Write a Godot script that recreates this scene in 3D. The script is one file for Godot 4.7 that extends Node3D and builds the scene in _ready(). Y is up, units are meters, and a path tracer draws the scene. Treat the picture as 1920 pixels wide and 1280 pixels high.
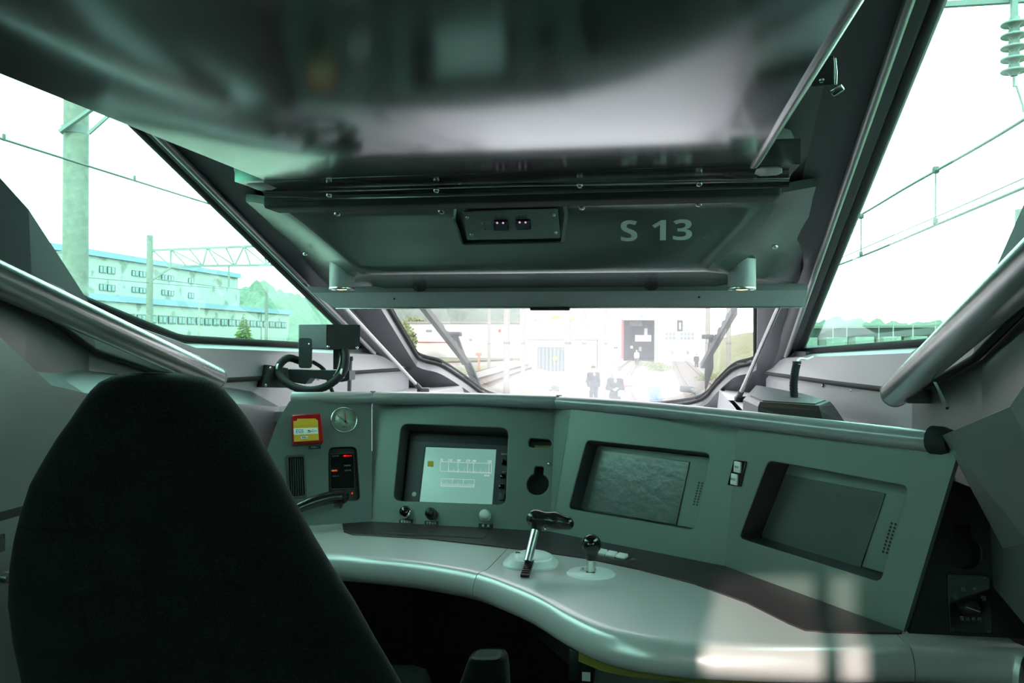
extends Node3D
# A high-speed train's driving cab seen from behind the driver's seat. World axes are the train's: x right, y up, -z ahead; the cab floor is y = 0.
# Points are given as (x, y above the eye, w metres ahead of the eye); H() counts x from the cab's middle.
const EYE := 1.25
const XC := -0.33
const FOCAL := 1550.0
var look: Basis
var M := {}
var taken := {}
var rng := RandomNumberGenerator.new()

class MB:
	var st := SurfaceTool.new()
	func _init() -> void:
		st.begin(Mesh.PRIMITIVE_TRIANGLES)
		st.set_smooth_group(-1)
	func smooth(on: bool, group := 0) -> void:
		st.set_smooth_group(group if on else -1)
	func tri(a: Vector3, b: Vector3, c: Vector3, out: Vector3) -> void:
		var n := (b - a).cross(c - a)
		if n.length_squared() < 1e-18:
			return
		if n.dot(out) > 0.0:
			st.add_vertex(a); st.add_vertex(c); st.add_vertex(b)
		else:
			st.add_vertex(a); st.add_vertex(b); st.add_vertex(c)
	func quad(a: Vector3, b: Vector3, c: Vector3, d: Vector3, out: Vector3) -> void:
		tri(a, b, c, out)
		tri(a, c, d, out)
	func done() -> ArrayMesh:
		st.generate_normals()
		return st.commit()

# ---------- places
func V(x: float, y: float, w: float) -> Vector3:
	return Vector3(x, EYE + y, -w)

func H(h: float, y: float, w: float) -> Vector3:
	return V(XC + h, y, w)

func ray(px: float, py: float) -> Vector3:
	return look * Vector3((px - 960.0) / FOCAL, (640.0 - py) / FOCAL, -1.0)

func at_w(px: float, py: float, w: float) -> Vector3:
	var d := ray(px, py)
	return Vector3(0, EYE, 0) + d * (w / -d.z)

func at_y(px: float, py: float, y: float) -> Vector3:
	var d := ray(px, py)
	return Vector3(0, EYE, 0) + d * (y / d.y)

func at_x(px: float, py: float, x: float) -> Vector3:
	var d := ray(px, py)
	return Vector3(0, EYE, 0) + d * (x / d.x)

func at_d(px: float, py: float, depth: float) -> Vector3:
	return Vector3(0, EYE, 0) + ray(px, py) * depth

func on_plane(px: float, py: float, p: Plane) -> Vector3:
	var d := ray(px, py)
	var e := Vector3(0, EYE, 0)
	return e + d * ((p.d - p.normal.dot(e)) / p.normal.dot(d))

# a frame with x to the right along its bottom, y up along its face and z towards the viewer
func face_frame(left: Vector3, right: Vector3, above: Vector3) -> Transform3D:
	var x := (right - left).normalized()
	var z := x.cross(above - left).normalized()
	return Transform3D(Basis(x, z.cross(x), z), left)

func loc(px: float, py: float, f: Transform3D) -> Vector2:
	var p := f.affine_inverse() * on_plane(px, py, Plane(f.basis.z, f.basis.z.dot(f.origin)))
	return Vector2(p.x, p.y)

func locs(pts: Array, f: Transform3D) -> PackedVector2Array:
	var out := PackedVector2Array()
	for p in pts:
		out.append(loc(p[0], p[1], f))
	return out

func shift(f: Transform3D, p: Vector2, z := 0.0) -> Transform3D:
	return Transform3D(f.basis, f * Vector3(p.x, p.y, z))

# ---------- the scene tree
func numbered(called: String) -> String:
	taken[called] = taken.get(called, -1) + 1
	return called if taken[called] == 0 else "%s_%03d" % [called, taken[called]]

func tag(o: Node, label: String, category := "", group := "", kind := "") -> void:
	if label: o.set_meta("label", label)
	if category: o.set_meta("category", category)
	if group: o.set_meta("group", group)
	if kind: o.set_meta("kind", kind)

func thing(called: String, label: String, category: String, xf := Transform3D(), group := "") -> Node3D:
	var o := Node3D.new()
	o.name = numbered(called)
	add_child(o)
	o.transform = xf
	tag(o, label, category, group)
	return o

func part(called: String, mesh: Mesh, m: Material, parent: Node3D, xf := Transform3D(), label := "") -> MeshInstance3D:
	var o := MeshInstance3D.new()
	o.name = called
	o.mesh = mesh
	o.material_override = m
	o.transform = xf
	parent.add_child(o, true)
	if label: o.set_meta("label", label)
	return o

func solo(called: String, mesh: Mesh, m: Material, label: String, category: String, xf := Transform3D(), group := "") -> MeshInstance3D:
	var o := part(numbered(called), mesh, m, self, xf)
	tag(o, label, category, group)
	return o

func struct(called: String, mesh: Mesh, m: Material, label := "", xf := Transform3D()) -> MeshInstance3D:
	var o := part(called, mesh, m, self, xf)
	tag(o, label, "", "", "structure")
	return o

func struct_root(called: String, label: String) -> Node3D:
	var o := Node3D.new()
	o.name = called
	add_child(o)
	tag(o, label, "", "", "structure")
	return o

# ---------- shapes
func newell(p: Array) -> Vector3:
	var n := Vector3.ZERO
	for i in p.size():
		n += (p[i] as Vector3).cross(p[(i + 1) % p.size()])
	return n.normalized()

func fill(poly: PackedVector2Array) -> PackedInt32Array:
	return Geometry2D.triangulate_polygon(poly)

# a flat polygon given thickness along BACK
func slab(poly: Array, back: Vector3, mb: MB = null) -> ArrayMesh:
	var own := mb == null
	if own: mb = MB.new()
	var n := newell(poly)
	var x: Vector3 = (poly[1] - poly[0]).normalized()
	var y: Vector3 = n.cross(x)
	var flat := PackedVector2Array()
	var mid := Vector3.ZERO
	for p in poly:
		flat.append(Vector2(x.dot(p - poly[0]), y.dot(p - poly[0])))
		mid += p / poly.size()
	var t := fill(flat)
	if t.is_empty():
		flat.reverse()
		var r := fill(flat)
		for i in r: t.append(poly.size() - 1 - i)
	for i in range(0, t.size(), 3):
		mb.tri(poly[t[i]], poly[t[i + 1]], poly[t[i + 2]], -back)
		mb.tri(poly[t[i]] + back, poly[t[i + 1]] + back, poly[t[i + 2]] + back, back)
	var turn := 1.0 if n.dot(back) < 0.0 else -1.0
	for i in poly.size():
		var a: Vector3 = poly[i]
		var b: Vector3 = poly[(i + 1) % poly.size()]
		mb.quad(a, b, b + back, a + back, (b - a).cross(n))
	return mb.done() if own else null

func rrect(cx: float, cy: float, w: float, h: float, r: float, n := 5) -> PackedVector2Array:
	var out := PackedVector2Array()
	for k in 4:
		var c := Vector2(cx + (w / 2 - r) * [1, -1, -1, 1][k], cy + (h / 2 - r) * [1, 1, -1, -1][k])
		for i in n + 1:
			out.append(c + Vector2.from_angle(PI / 2 * (k + float(i) / n)) * r)
	return out

func disc2(cx: float, cy: float, r: float, n := 24, ry := -1.0) -> PackedVector2Array:
	var out := PackedVector2Array()
	for i in n:
		var d := Vector2.from_angle(TAU * i / n)
		out.append(Vector2(cx + d.x * r, cy + d.y * (r if ry < 0 else ry)))
	return out

func ccw(p: PackedVector2Array) -> PackedVector2Array:
	var q := p.duplicate()
	if Geometry2D.is_polygon_clockwise(q): q.reverse()
	return q

func rounded(poly: PackedVector2Array, r: float, n := 4) -> PackedVector2Array:
	var out := PackedVector2Array()
	var k := poly.size()
	for i in k:
		var a := (poly[(i + k - 1) % k] - poly[i])
		var b := (poly[(i + 1) % k] - poly[i])
		var q: float = minf(r, minf(a.length(), b.length()) * 0.48)
		var p0 := poly[i] + a.normalized() * q
		var p1 := poly[i] + b.normalized() * q
		for j in n + 1:
			var t := float(j) / n
			out.append(p0.lerp(poly[i], t).lerp(poly[i].lerp(p1, t), t))
	return out

func inset(poly: PackedVector2Array, d: float) -> PackedVector2Array:
	var p := ccw(poly)
	var out := PackedVector2Array()
	var k := p.size()
	for i in k:
		var a := (p[i] - p[(i + k - 1) % k]).normalized()
		var b := (p[(i + 1) % k] - p[i]).normalized()
		var na := Vector2(-a.y, a.x)
		var nb := Vector2(-b.y, b.x)
		var m := na + nb
		m = m.normalized() / maxf(0.5, m.normalized().dot(na)) if m.length() > 1e-6 else na
		out.append(p[i] + m * d)
	return out

func v3(p: Vector2, z: float) -> Vector3:
	return Vector3(p.x, p.y, z)

# a prism between z0 and z1 with a chamfered edge on its z1 side
func prism(poly: PackedVector2Array, z0: float, z1: float, bevel := 0.0, mb: MB = null) -> ArrayMesh:
	var own := mb == null
	if own: mb = MB.new()
	var p := ccw(poly)
	var top := inset(p, bevel) if bevel > 0 else p
	var s := 1.0 if z1 > z0 else -1.0
	var zb := z1 - s * bevel
	var t := fill(top)
	for i in range(0, t.size(), 3):
		mb.tri(v3(top[t[i]], z1), v3(top[t[i + 1]], z1), v3(top[t[i + 2]], z1), Vector3(0, 0, s))
	t = fill(p)
	for i in range(0, t.size(), 3):
		mb.tri(v3(p[t[i]], z0), v3(p[t[i + 1]], z0), v3(p[t[i + 2]], z0), Vector3(0, 0, -s))
	var k := p.size()
	if k > 9: mb.smooth(true, 3)
	for i in k:
		var j := (i + 1) % k
		var o := Vector3(p[j].y - p[i].y, p[i].x - p[j].x, 0)
		mb.quad(v3(p[i], z0), v3(p[j], z0), v3(p[j], zb), v3(p[i], zb), o)
	mb.smooth(true, 4)
	if bevel > 0:
		for i in k:
			var j := (i + 1) % k
			var o := Vector3(p[j].y - p[i].y, p[i].x - p[j].x, s * o_len(p[i], p[j]))
			mb.quad(v3(p[i], zb), v3(p[j], zb), v3(top[j], z1), v3(top[i], z1), o)
	mb.smooth(false)
	return mb.done() if own else null

func o_len(a: Vector2, b: Vector2) -> float:
	return a.distance_to(b)

# a plate of thickness THICK behind z = 0, with holes cut through it
func plate(outer: PackedVector2Array, holes: Array, thick: float, lip := 0.0022) -> ArrayMesh:
	var mb := MB.new()
	var p := ccw(outer)
	var lo := p[0]
	var hi := p[0]
	for q in p:
		lo = lo.min(q); hi = hi.max(q)
	var cuts := [lo.x - 1.0]
	for h in holes:
		var c := 0.0
		for q in h: c += q.x / h.size()
		cuts.append(c)
	cuts.append(hi.x + 1.0)
	cuts.sort()
	for i in cuts.size() - 1:
		if cuts[i + 1] - cuts[i] < 1e-5: continue
		var strip := PackedVector2Array([Vector2(cuts[i], lo.y - 1), Vector2(cuts[i + 1], lo.y - 1), Vector2(cuts[i + 1], hi.y + 1), Vector2(cuts[i], hi.y + 1)])
		for side in 2:
			var pieces: Array = Geometry2D.intersect_polygons(p, strip)
			for h in holes:
				var next: Array = []
				for q in pieces:
					next.append_array(Geometry2D.clip_polygons(q, ccw(h) if side else inset(h, -lip)))
				pieces = next
			for q in pieces:
				var t := fill(q)
				for k in range(0, t.size(), 3):
					var z := -thick if side else 0.0
					mb.tri(v3(q[t[k]], z), v3(q[t[k + 1]], z), v3(q[t[k + 2]], z), Vector3.FORWARD if side else Vector3.BACK)
	for i in p.size():
		var j := (i + 1) % p.size()
		mb.quad(v3(p[i], 0), v3(p[j], 0), v3(p[j], -thick), v3(p[i], -thick), Vector3(p[j].y - p[i].y, p[i].x - p[j].x, 0))
	for h in holes:
		var q := ccw(h)
		var rim := inset(q, -lip)
		var mid := inset(q, -lip * 0.3)
		mb.smooth(q.size() > 9, 5)
		for i in q.size():
			var j := (i + 1) % q.size()
			var o := -Vector3(q[j].y - q[i].y, q[i].x - q[j].x, 0)
			mb.quad(v3(rim[i], 0), v3(rim[j], 0), v3(mid[j], -lip * 0.3), v3(mid[i], -lip * 0.3), o + Vector3(0, 0, o.length()))
			mb.quad(v3(mid[i], -lip * 0.3), v3(mid[j], -lip * 0.3), v3(q[j], -lip), v3(q[i], -lip), o + Vector3(0, 0, o.length()))
			mb.quad(v3(q[i], -lip), v3(q[j], -lip), v3(q[j], -thick), v3(q[i], -thick), o)
		mb.smooth(false)
	return mb.done()

# an open tray behind a hole: four walls from z0 to z1 and a floor
func tray(poly: PackedVector2Array, z0: float, z1: float, shrink := 0.0) -> ArrayMesh:
	var mb := MB.new()
	var p := ccw(poly)
	var q := inset(p, shrink) if shrink > 0 else p
	mb.smooth(true, 6)
	for i in p.size():
		var j := (i + 1) % p.size()
		var o := -Vector3(p[j].y - p[i].y, p[i].x - p[j].x, 0)
		mb.quad(v3(p[i], z0), v3(p[j], z0), v3(q[j], z1), v3(q[i], z1), o)
	mb.smooth(false)
	var t := fill(q)
	for i in range(0, t.size(), 3):
		mb.tri(v3(q[t[i]], z1), v3(q[t[i + 1]], z1), v3(q[t[i + 2]], z1), Vector3.BACK)
	return mb.done()

func tube(path: Array, r, sides := 12, caps := true, mb: MB = null, dome := 0.0) -> ArrayMesh:
	var own := mb == null
	if own: mb = MB.new()
	var n := path.size()
	var rad := func(i: int) -> float: return r[i] if r is Array else r
	var t0: Vector3 = (path[1] - path[0]).normalized()
	var side := t0.cross(Vector3.UP if absf(t0.y) < 0.9 else Vector3.RIGHT).normalized()
	var rings := []
	for i in n:
		var t: Vector3 = ((path[mini(i + 1, n - 1)] - path[i]).normalized() + (path[i] - path[maxi(i - 1, 0)]).normalized()).normalized()
		side = (side - t * side.dot(t)).normalized()
		var up := t.cross(side)
		var ring := []
		for k in sides:
			var a := TAU * k / sides
			ring.append(path[i] + (side * cos(a) + up * sin(a)) * rad.call(i))
		rings.append(ring)
	mb.smooth(true, 1)
	for i in n - 1:
		for k in sides:
			var j := (k + 1) % sides
			var mid: Vector3 = (rings[i][k] + rings[i + 1][j]) / 2
			mb.quad(rings[i][k], rings[i][j], rings[i + 1][j], rings[i + 1][k], mid - (path[i] + path[i + 1]) / 2)
	mb.smooth(false)
	if caps:
		for e in [0, n - 1]:
			var o: Vector3 = path[0] - path[1] if e == 0 else path[n - 1] - path[n - 2]
			var c: Vector3 = path[e] + o.normalized() * dome
			if dome > 0: mb.smooth(true, 1)
			for k in sides:
				mb.tri(c, rings[e][k], rings[e][(k + 1) % sides], o)
			mb.smooth(false)
	return mb.done() if own else null

# rings of points joined to a skin, ends closed
func loft(rings: Array, caps := true, smooth := true, mb: MB = null) -> ArrayMesh:
	var own := mb == null
	if own: mb = MB.new()
	var mids := []
	for r in rings:
		var c := Vector3.ZERO
		for p in r: c += p / r.size()
		mids.append(c)
	mb.smooth(smooth, 1)
	for i in rings.size() - 1:
		var k: int = rings[i].size()
		for a in k:
			var b := (a + 1) % k
			var m: Vector3 = (rings[i][a] + rings[i + 1][b]) / 2
			mb.quad(rings[i][a], rings[i][b], rings[i + 1][b], rings[i + 1][a], m - (mids[i] + mids[i + 1]) / 2)
	mb.smooth(false)
	if caps:
		for e in [0, rings.size() - 1]:
			var o: Vector3 = mids[0] - mids[1] if e == 0 else mids[e] - mids[e - 1]
			for a in rings[e].size():
				mb.tri(mids[e], rings[e][a], rings[e][(a + 1) % rings[e].size()], o)
	return mb.done() if own else null

# a smooth sheet through rows of points, with thickness BACK
func sheet(rows: Array, back: Vector3, smooth := true) -> ArrayMesh:
	var mb := MB.new()
	var n := rows.size()
	var k: int = rows[0].size()
	mb.smooth(smooth, 1)
	for i in n - 1:
		for j in k - 1:
			mb.quad(rows[i][j], rows[i][j + 1], rows[i + 1][j + 1], rows[i + 1][j], -back)
	mb.smooth(smooth, 2)
	for i in n - 1:
		for j in k - 1:
			mb.quad(rows[i][j] + back, rows[i][j + 1] + back, rows[i + 1][j + 1] + back, rows[i + 1][j] + back, back)
	mb.smooth(false)
	var c: Vector3 = rows[n / 2][k / 2]
	for i in n - 1:
		for j in [0, k - 1]:
			mb.quad(rows[i][j], rows[i + 1][j], rows[i + 1][j] + back, rows[i][j] + back, rows[i][j] - c)
	for j in k - 1:
		for i in [0, n - 1]:
			mb.quad(rows[i][j], rows[i][j + 1], rows[i][j + 1] + back, rows[i][j] + back, rows[i][j] - c)
	return mb.done()

# a strip between two or more lines of points that run side by side, given thickness outward by BACKS (one per point index, or one for all)
func strips(lines: Array, back: Vector3, smooth := false) -> ArrayMesh:
	return sheet(lines, back, smooth)

# turned about the local z axis: pairs (radius, z) from top to bottom
func lathe(profile: Array, sides := 24, smooth := true, mb: MB = null) -> ArrayMesh:
	var own := mb == null
	if own: mb = MB.new()
	mb.smooth(smooth, 1)
	for i in profile.size() - 1:
		var a: Vector2 = Vector2(profile[i][0], profile[i][1])
		var b: Vector2 = Vector2(profile[i + 1][0], profile[i + 1][1])
		var nrm := Vector2(-(b.y - a.y), b.x - a.x)
		if profile[i].size() > 2: mb.smooth(smooth, 1 + int(profile[i][2]))
		for k in sides:
			var d0 := Vector2.from_angle(TAU * k / sides)
			var d1 := Vector2.from_angle(TAU * (k + 1) / sides)
			var dm := (d0 + d1).normalized()
			mb.quad(Vector3(d0.x * a.x, d0.y * a.x, a.y), Vector3(d1.x * a.x, d1.y * a.x, a.y), Vector3(d1.x * b.x, d1.y * b.x, b.y), Vector3(d0.x * b.x, d0.y * b.x, b.y), Vector3(dm.x * nrm.x, dm.y * nrm.x, nrm.y))
	mb.smooth(false)
	return mb.done() if own else null

# a box with rounded edges
func rbox(s: Vector3, r: float, mb: MB = null, xf := Transform3D()) -> ArrayMesh:
	var own := mb == null
	if own: mb = MB.new()
	var h := s / 2
	mb.smooth(true, 1)
	for ax in 3:
		var u := (ax + 1) % 3
		var v := (ax + 2) % 3
		var gu := [-h[u], -h[u] + r, h[u] - r, h[u]]
		var gv := [-h[v], -h[v] + r, h[v] - r, h[v]]
		for sg in [-1.0, 1.0]:
			for i in 3:
				for j in 3:
					var q := []
					for c in [[i, j], [i + 1, j], [i + 1, j + 1], [i, j + 1]]:
						var p := Vector3.ZERO
						p[ax] = sg * h[ax]
						p[u] = gu[c[0]]
						p[v] = gv[c[1]]
						var core := p.clamp(-h + Vector3.ONE * r, h - Vector3.ONE * r)
						q.append(xf * (core + (p - core).normalized() * r))
					var o := Vector3.ZERO
					o[ax] = sg
					mb.quad(q[0], q[1], q[2], q[3], xf.basis * (o + Vector3(1, 1, 1) * 0.0))
	mb.smooth(false)
	return mb.done() if own else null

func box(lo: Vector3, hi: Vector3, mb: MB = null, xf := Transform3D()) -> ArrayMesh:
	var own := mb == null
	if own: mb = MB.new()
	for ax in 3:
		var u := (ax + 1) % 3
		var v := (ax + 2) % 3
		for e in 2:
			var q := []
			for c in [[0, 0], [1, 0], [1, 1], [0, 1]]:
				var p := Vector3.ZERO
				p[ax] = hi[ax] if e else lo[ax]
				p[u] = hi[u] if c[0] else lo[u]
				p[v] = hi[v] if c[1] else lo[v]
				q.append(xf * p)
			var o := Vector3.ZERO
			o[ax] = 1.0 if e else -1.0
			mb.quad(q[0], q[1], q[2], q[3], xf.basis * o)
	return mb.done() if own else null

# a straight bar of rectangular section from A to B
func bar(a: Vector3, b: Vector3, wide: float, high: float, mb: MB = null, up := Vector3.UP) -> ArrayMesh:
	var z := (b - a).normalized()
	if absf(z.dot(up)) > 0.98: up = Vector3.RIGHT
	var x := up.cross(z).normalized()
	var y := z.cross(x)
	return box(Vector3(-wide / 2, -high / 2, 0), Vector3(wide / 2, high / 2, a.distance_to(b)), mb, Transform3D(Basis(x, y, z), a))

func curve(pts: Array, n := 6) -> Array:
	var out := []
	var k := pts.size()
	for i in k - 1:
		var p0 = pts[maxi(i - 1, 0)]
		var p1 = pts[i]
		var p2 = pts[i + 1]
		var p3 = pts[mini(i + 2, k - 1)]
		for j in n:
			out.append(p1.cubic_interpolate(p2, p0, p3, float(j) / n))
	out.append(pts[k - 1])
	return out

func screw_mesh(r: float) -> ArrayMesh:
	var mb := MB.new()
	lathe([[0.0, 0.62 * r], [0.45 * r, 0.56 * r], [0.8 * r, 0.34 * r], [r, 0.0], [r, -0.3 * r]], 12, true, mb)
	box(Vector3(-0.5 * r, -0.09 * r, 0.5 * r), Vector3(0.5 * r, 0.09 * r, 0.66 * r), mb)
	return mb.done()

func letters(s: String, height: float, m: Material, called: String, parent: Node3D, xf: Transform3D, wide := 1.0, font := "Droid Sans", bold := false, depth := 0.0006) -> MeshInstance3D:
	var t := TextMesh.new()
	var f := SystemFont.new()
	f.font_names = PackedStringArray([font])
	if bold: f.font_weight = 700
	t.font = f
	t.text = s
	t.font_size = 64
	t.pixel_size = height / 45.0
	t.depth = depth
	t.curve_step = 1.0
	return part(called, t, m, parent, xf * Transform3D(Basis.from_scale(Vector3(wide, 1, 1)), Vector3(0, 0, depth / 2)))

# Japanese characters as pen strokes in a unit square
const GLYPHS := {
	"カ": [[[.1, .7], [.88, .7], [.84, .2], [.74, .06], [.62, .14]], [[.5, .95], [.46, .55], [.32, .2], [.12, .05]]],
	"バ": [[[.32, .68], [.24, .35], [.06, .1]], [[.55, .68], [.7, .4], [.9, .1]], [[.66, .95], [.74, .82]], [[.82, 1.], [.9, .87]]],
	"ー": [[[.08, .5], [.92, .5]]],
	"リ": [[[.28, .9], [.28, .4]], [[.7, .92], [.7, .45], [.58, .18], [.38, .04]]],
	"セ": [[[.1, .55], [.88, .68], [.7, .42]], [[.36, .92], [.36, .16], [.46, .08], [.85, .1]]],
	"ッ": [[[.22, .6], [.3, .42]], [[.46, .66], [.52, .48]], [[.8, .62], [.72, .32], [.42, .1]]],
	"ト": [[[.36, .95], [.36, .04]], [[.36, .6], [.8, .4]]],
	"緊": [[[.1, .92], [.5, .92]], [[.12, .92], [.12, .62], [.5, .62]], [[.3, .92], [.3, .62]], [[.6, .92], [.9, .9], [.6, .6]], [[.64, .84], [.92, .6]], [[.4, .56], [.25, .42], [.7, .42], [.2, .28], [.8, .26]], [[.5, .28], [.5, .02]], [[.3, .18], [.18, .06]], [[.7, .18], [.84, .06]]],
	"急": [[[.4, .96], [.15, .72]], [[.3, .86], [.7, .86], [.6, .74]], [[.2, .74], [.82, .74], [.82, .42], [.2, .42]], [[.22, .58], [.82, .58]], [[.2, .28], [.12, .08]], [[.34, .3], [.36, .06], [.7, .06], [.74, .2]], [[.56, .32], [.6, .2]], [[.8, .3], [.92, .12]]],
	"投": [[[.08, .72], [.4, .72]], [[.25, .95], [.25, .08], [.12, .14]], [[.08, .36], [.4, .48]], [[.56, .92], [.54, .68], [.42, .56]], [[.56, .9], [.8, .9], [.8, .62], [.94, .62]], [[.48, .5], [.86, .5], [.7, .24], [.44, .04]], [[.54, .42], [.7, .2], [.94, .04]]],
	"入": [[[.36, .92], [.52, .88], [.42, .45], [.08, .06]], [[.52, .8], [.64, .4], [.94, .06]]],
	"確": [[[.06, .88], [.42, .88]], [[.24, .88], [.08, .5]], [[.14, .55], [.14, .14], [.38, .14], [.38, .55], [.14, .55]], [[.46, .72], [.46, .84], [.94, .84], [.94, .74]], [[.62, .98], [.46, .5]], [[.58, .6], [.58, .02]], [[.58, .62], [.92, .62]], [[.58, .44], [.9, .44]], [[.58, .26], [.9, .26]], [[.58, .06], [.95, .06]], [[.75, .62], [.75, .06]]],
	"認": [[[.08, .9], [.36, .9]], [[.04, .76], [.42, .76]], [[.1, .62], [.36, .62]], [[.1, .5], [.36, .5]], [[.12, .36], [.12, .1], [.36, .1], [.36, .36], [.12, .36]], [[.5, .9], [.92, .9], [.88, .6], [.78, .58]], [[.68, .9], [.64, .7], [.5, .54]], [[.5, .4], [.46, .14]], [[.6, .46], [.62, .1], [.84, .1], [.86, .22]], [[.72, .5], [.78, .38]], [[.88, .42], [.96, .22]]],
	"切": [[[.06, .58], [.44, .7]], [[.26, .92], [.26, .3], [.4, .36]], [[.48, .86], [.92, .86], [.88, .2], [.78, .06], [.66, .14]], [[.68, .86], [.62, .4], [.44, .06]]],
	"弱": [[[.08, .9], [.42, .9], [.42, .7], [.12, .7], [.1, .5], [.44, .5], [.4, .12], [.28, .1]], [[.18, .36], [.28, .28]], [[.12, .18], [.28, .2]], [[.56, .9], [.9, .9], [.9, .7], [.6, .7], [.58, .5], [.92, .5], [.88, .12], [.76, .1]], [[.66, .36], [.76, .28]], [[.6, .18], [.76, .2]]],
	"中": [[[.14, .74], [.86, .74], [.86, .38], [.14, .38], [.14, .74]], [[.5, .96], [.5, .02]]],
	"強": [[[.08, .9], [.38, .9], [.38, .68], [.1, .68], [.08, .46], [.4, .46], [.36, .1], [.24, .08]], [[.66, .96], [.54, .76], [.88, .8]], [[.78, .9], [.94, .7]], [[.54, .62], [.92, .62], [.92, .38], [.54, .38], [.54, .62]], [[.72, .72], [.72, .12]], [[.48, .1], [.9, .16]], [[.82, .24], [.96, .06]]],
	"電": [[[.14, .9], [.86, .9]], [[.1, .64], [.1, .76], [.9, .76], [.9, .64]], [[.5, .9], [.5, .5]], [[.2, .48], [.8, .48], [.8, .2], [.2, .2], [.2, .48]], [[.2, .34], [.8, .34]], [[.5, .48], [.5, .06], [.92, .06]]],
	"送": [[[.12, .9], [.24, .78]], [[.06, .6], [.24, .6], [.2, .2], [.94, .06]], [[.5, .96], [.56, .84]], [[.84, .96], [.76, .84]], [[.4, .78], [.92, .78]], [[.38, .58], [.94, .58]], [[.66, .78], [.62, .44], [.4, .22]], [[.68, .5], [.92, .24]]],
	"風": [[[.2, .92], [.18, .4], [.06, .06]], [[.2, .92], [.8, .92], [.82, .2], [.96, .06], [.96, .2]], [[.34, .78], [.68, .78]], [[.34, .62], [.68, .62], [.68, .38], [.34, .38], [.34, .62]], [[.5, .78], [.5, .16]], [[.3, .14], [.74, .2]]],
	"機": [[[.04, .7], [.36, .7]], [[.2, .95], [.2, .04]], [[.2, .66], [.04, .3]], [[.22, .6], [.36, .44]], [[.46, .92], [.4, .74], [.56, .7], [.42, .54]], [[.84, .92], [.78, .74], [.94, .7], [.8, .54]], [[.38, .44], [.96, .44]], [[.66, .96], [.7, .4], [.94, .06]], [[.46, .44], [.4, .06]], [[.9, .3], [.6, .06]]],
	"器": [[[.1, .92], [.42, .92], [.42, .7], [.1, .7], [.1, .92]], [[.58, .92], [.9, .92], [.9, .7], [.58, .7], [.58, .92]], [[.06, .52], [.94, .52]], [[.5, .66], [.4, .46], [.08, .32]], [[.56, .52], [.92, .32]], [[.12, .28], [.42, .28], [.42, .04], [.12, .04], [.12, .28]], [[.58, .28], [.9, .28], [.9, .04], [.58, .04], [.58, .28]]],
	"開": [[[.08, .94], [.08, .04]], [[.08, .92], [.44, .92], [.44, .62], [.08, .62]], [[.08, .77], [.44, .77]], [[.92, .94], [.92, .04]], [[.92, .92], [.56, .92], [.56, .62], [.92, .62]], [[.56, .77], [.92, .77]], [[.22, .46], [.78, .46]], [[.2, .28], [.8, .28]], [[.38, .46], [.36, .18], [.24, .06]], [[.62, .46], [.62, .06]]],
	"放": [[[.24, .95], [.24, .78]], [[.04, .74], [.46, .74]], [[.2, .74], [.18, .4], [.04, .06]], [[.2, .5], [.4, .5], [.36, .1], [.26, .1]], [[.64, .95], [.48, .56]], [[.58, .74], [.96, .74]], [[.86, .74], [.74, .34], [.48, .04]], [[.6, .56], [.74, .28], [.96, .04]]],
	"停": [[[.28, .95], [.06, .5]], [[.18, .68], [.18, .04]], [[.64, .96], [.64, .84]], [[.34, .82], [.96, .82]], [[.46, .72], [.84, .72], [.84, .58], [.46, .58], [.46, .72]], [[.36, .34], [.36, .46], [.94, .46], [.94, .34]], [[.46, .3], [.86, .3]], [[.66, .3], [.66, .06], [.54, .08]]],
	"車": [[[.12, .86], [.88, .86]], [[.2, .72], [.8, .72], [.8, .38], [.2, .38], [.2, .72]], [[.2, .55], [.8, .55]], [[.06, .22], [.94, .22]], [[.5, .97], [.5, .02]]],
}

func pen(s: String, size: float, m: Material, called: String, parent: Node3D, xf: Transform3D, gap := 1.08, bold := 0.085) -> MeshInstance3D:
	var mb := MB.new()
	var x := -0.5 * gap * (s.length() - 1) - 0.5
	for ch in s:
		for stroke in GLYPHS.get(ch, []):
			for i in stroke.size() - 1:
				var a := Vector3(x + stroke[i][0], stroke[i][1] - 0.5, 0) * size
				var b := Vector3(x + stroke[i + 1][0], stroke[i + 1][1] - 0.5, 0) * size
				bar(a, b, bold * size, 0.0008, mb, Vector3.BACK)
		x += gap
	return part(called, mb.done(), m, parent, xf)

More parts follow.
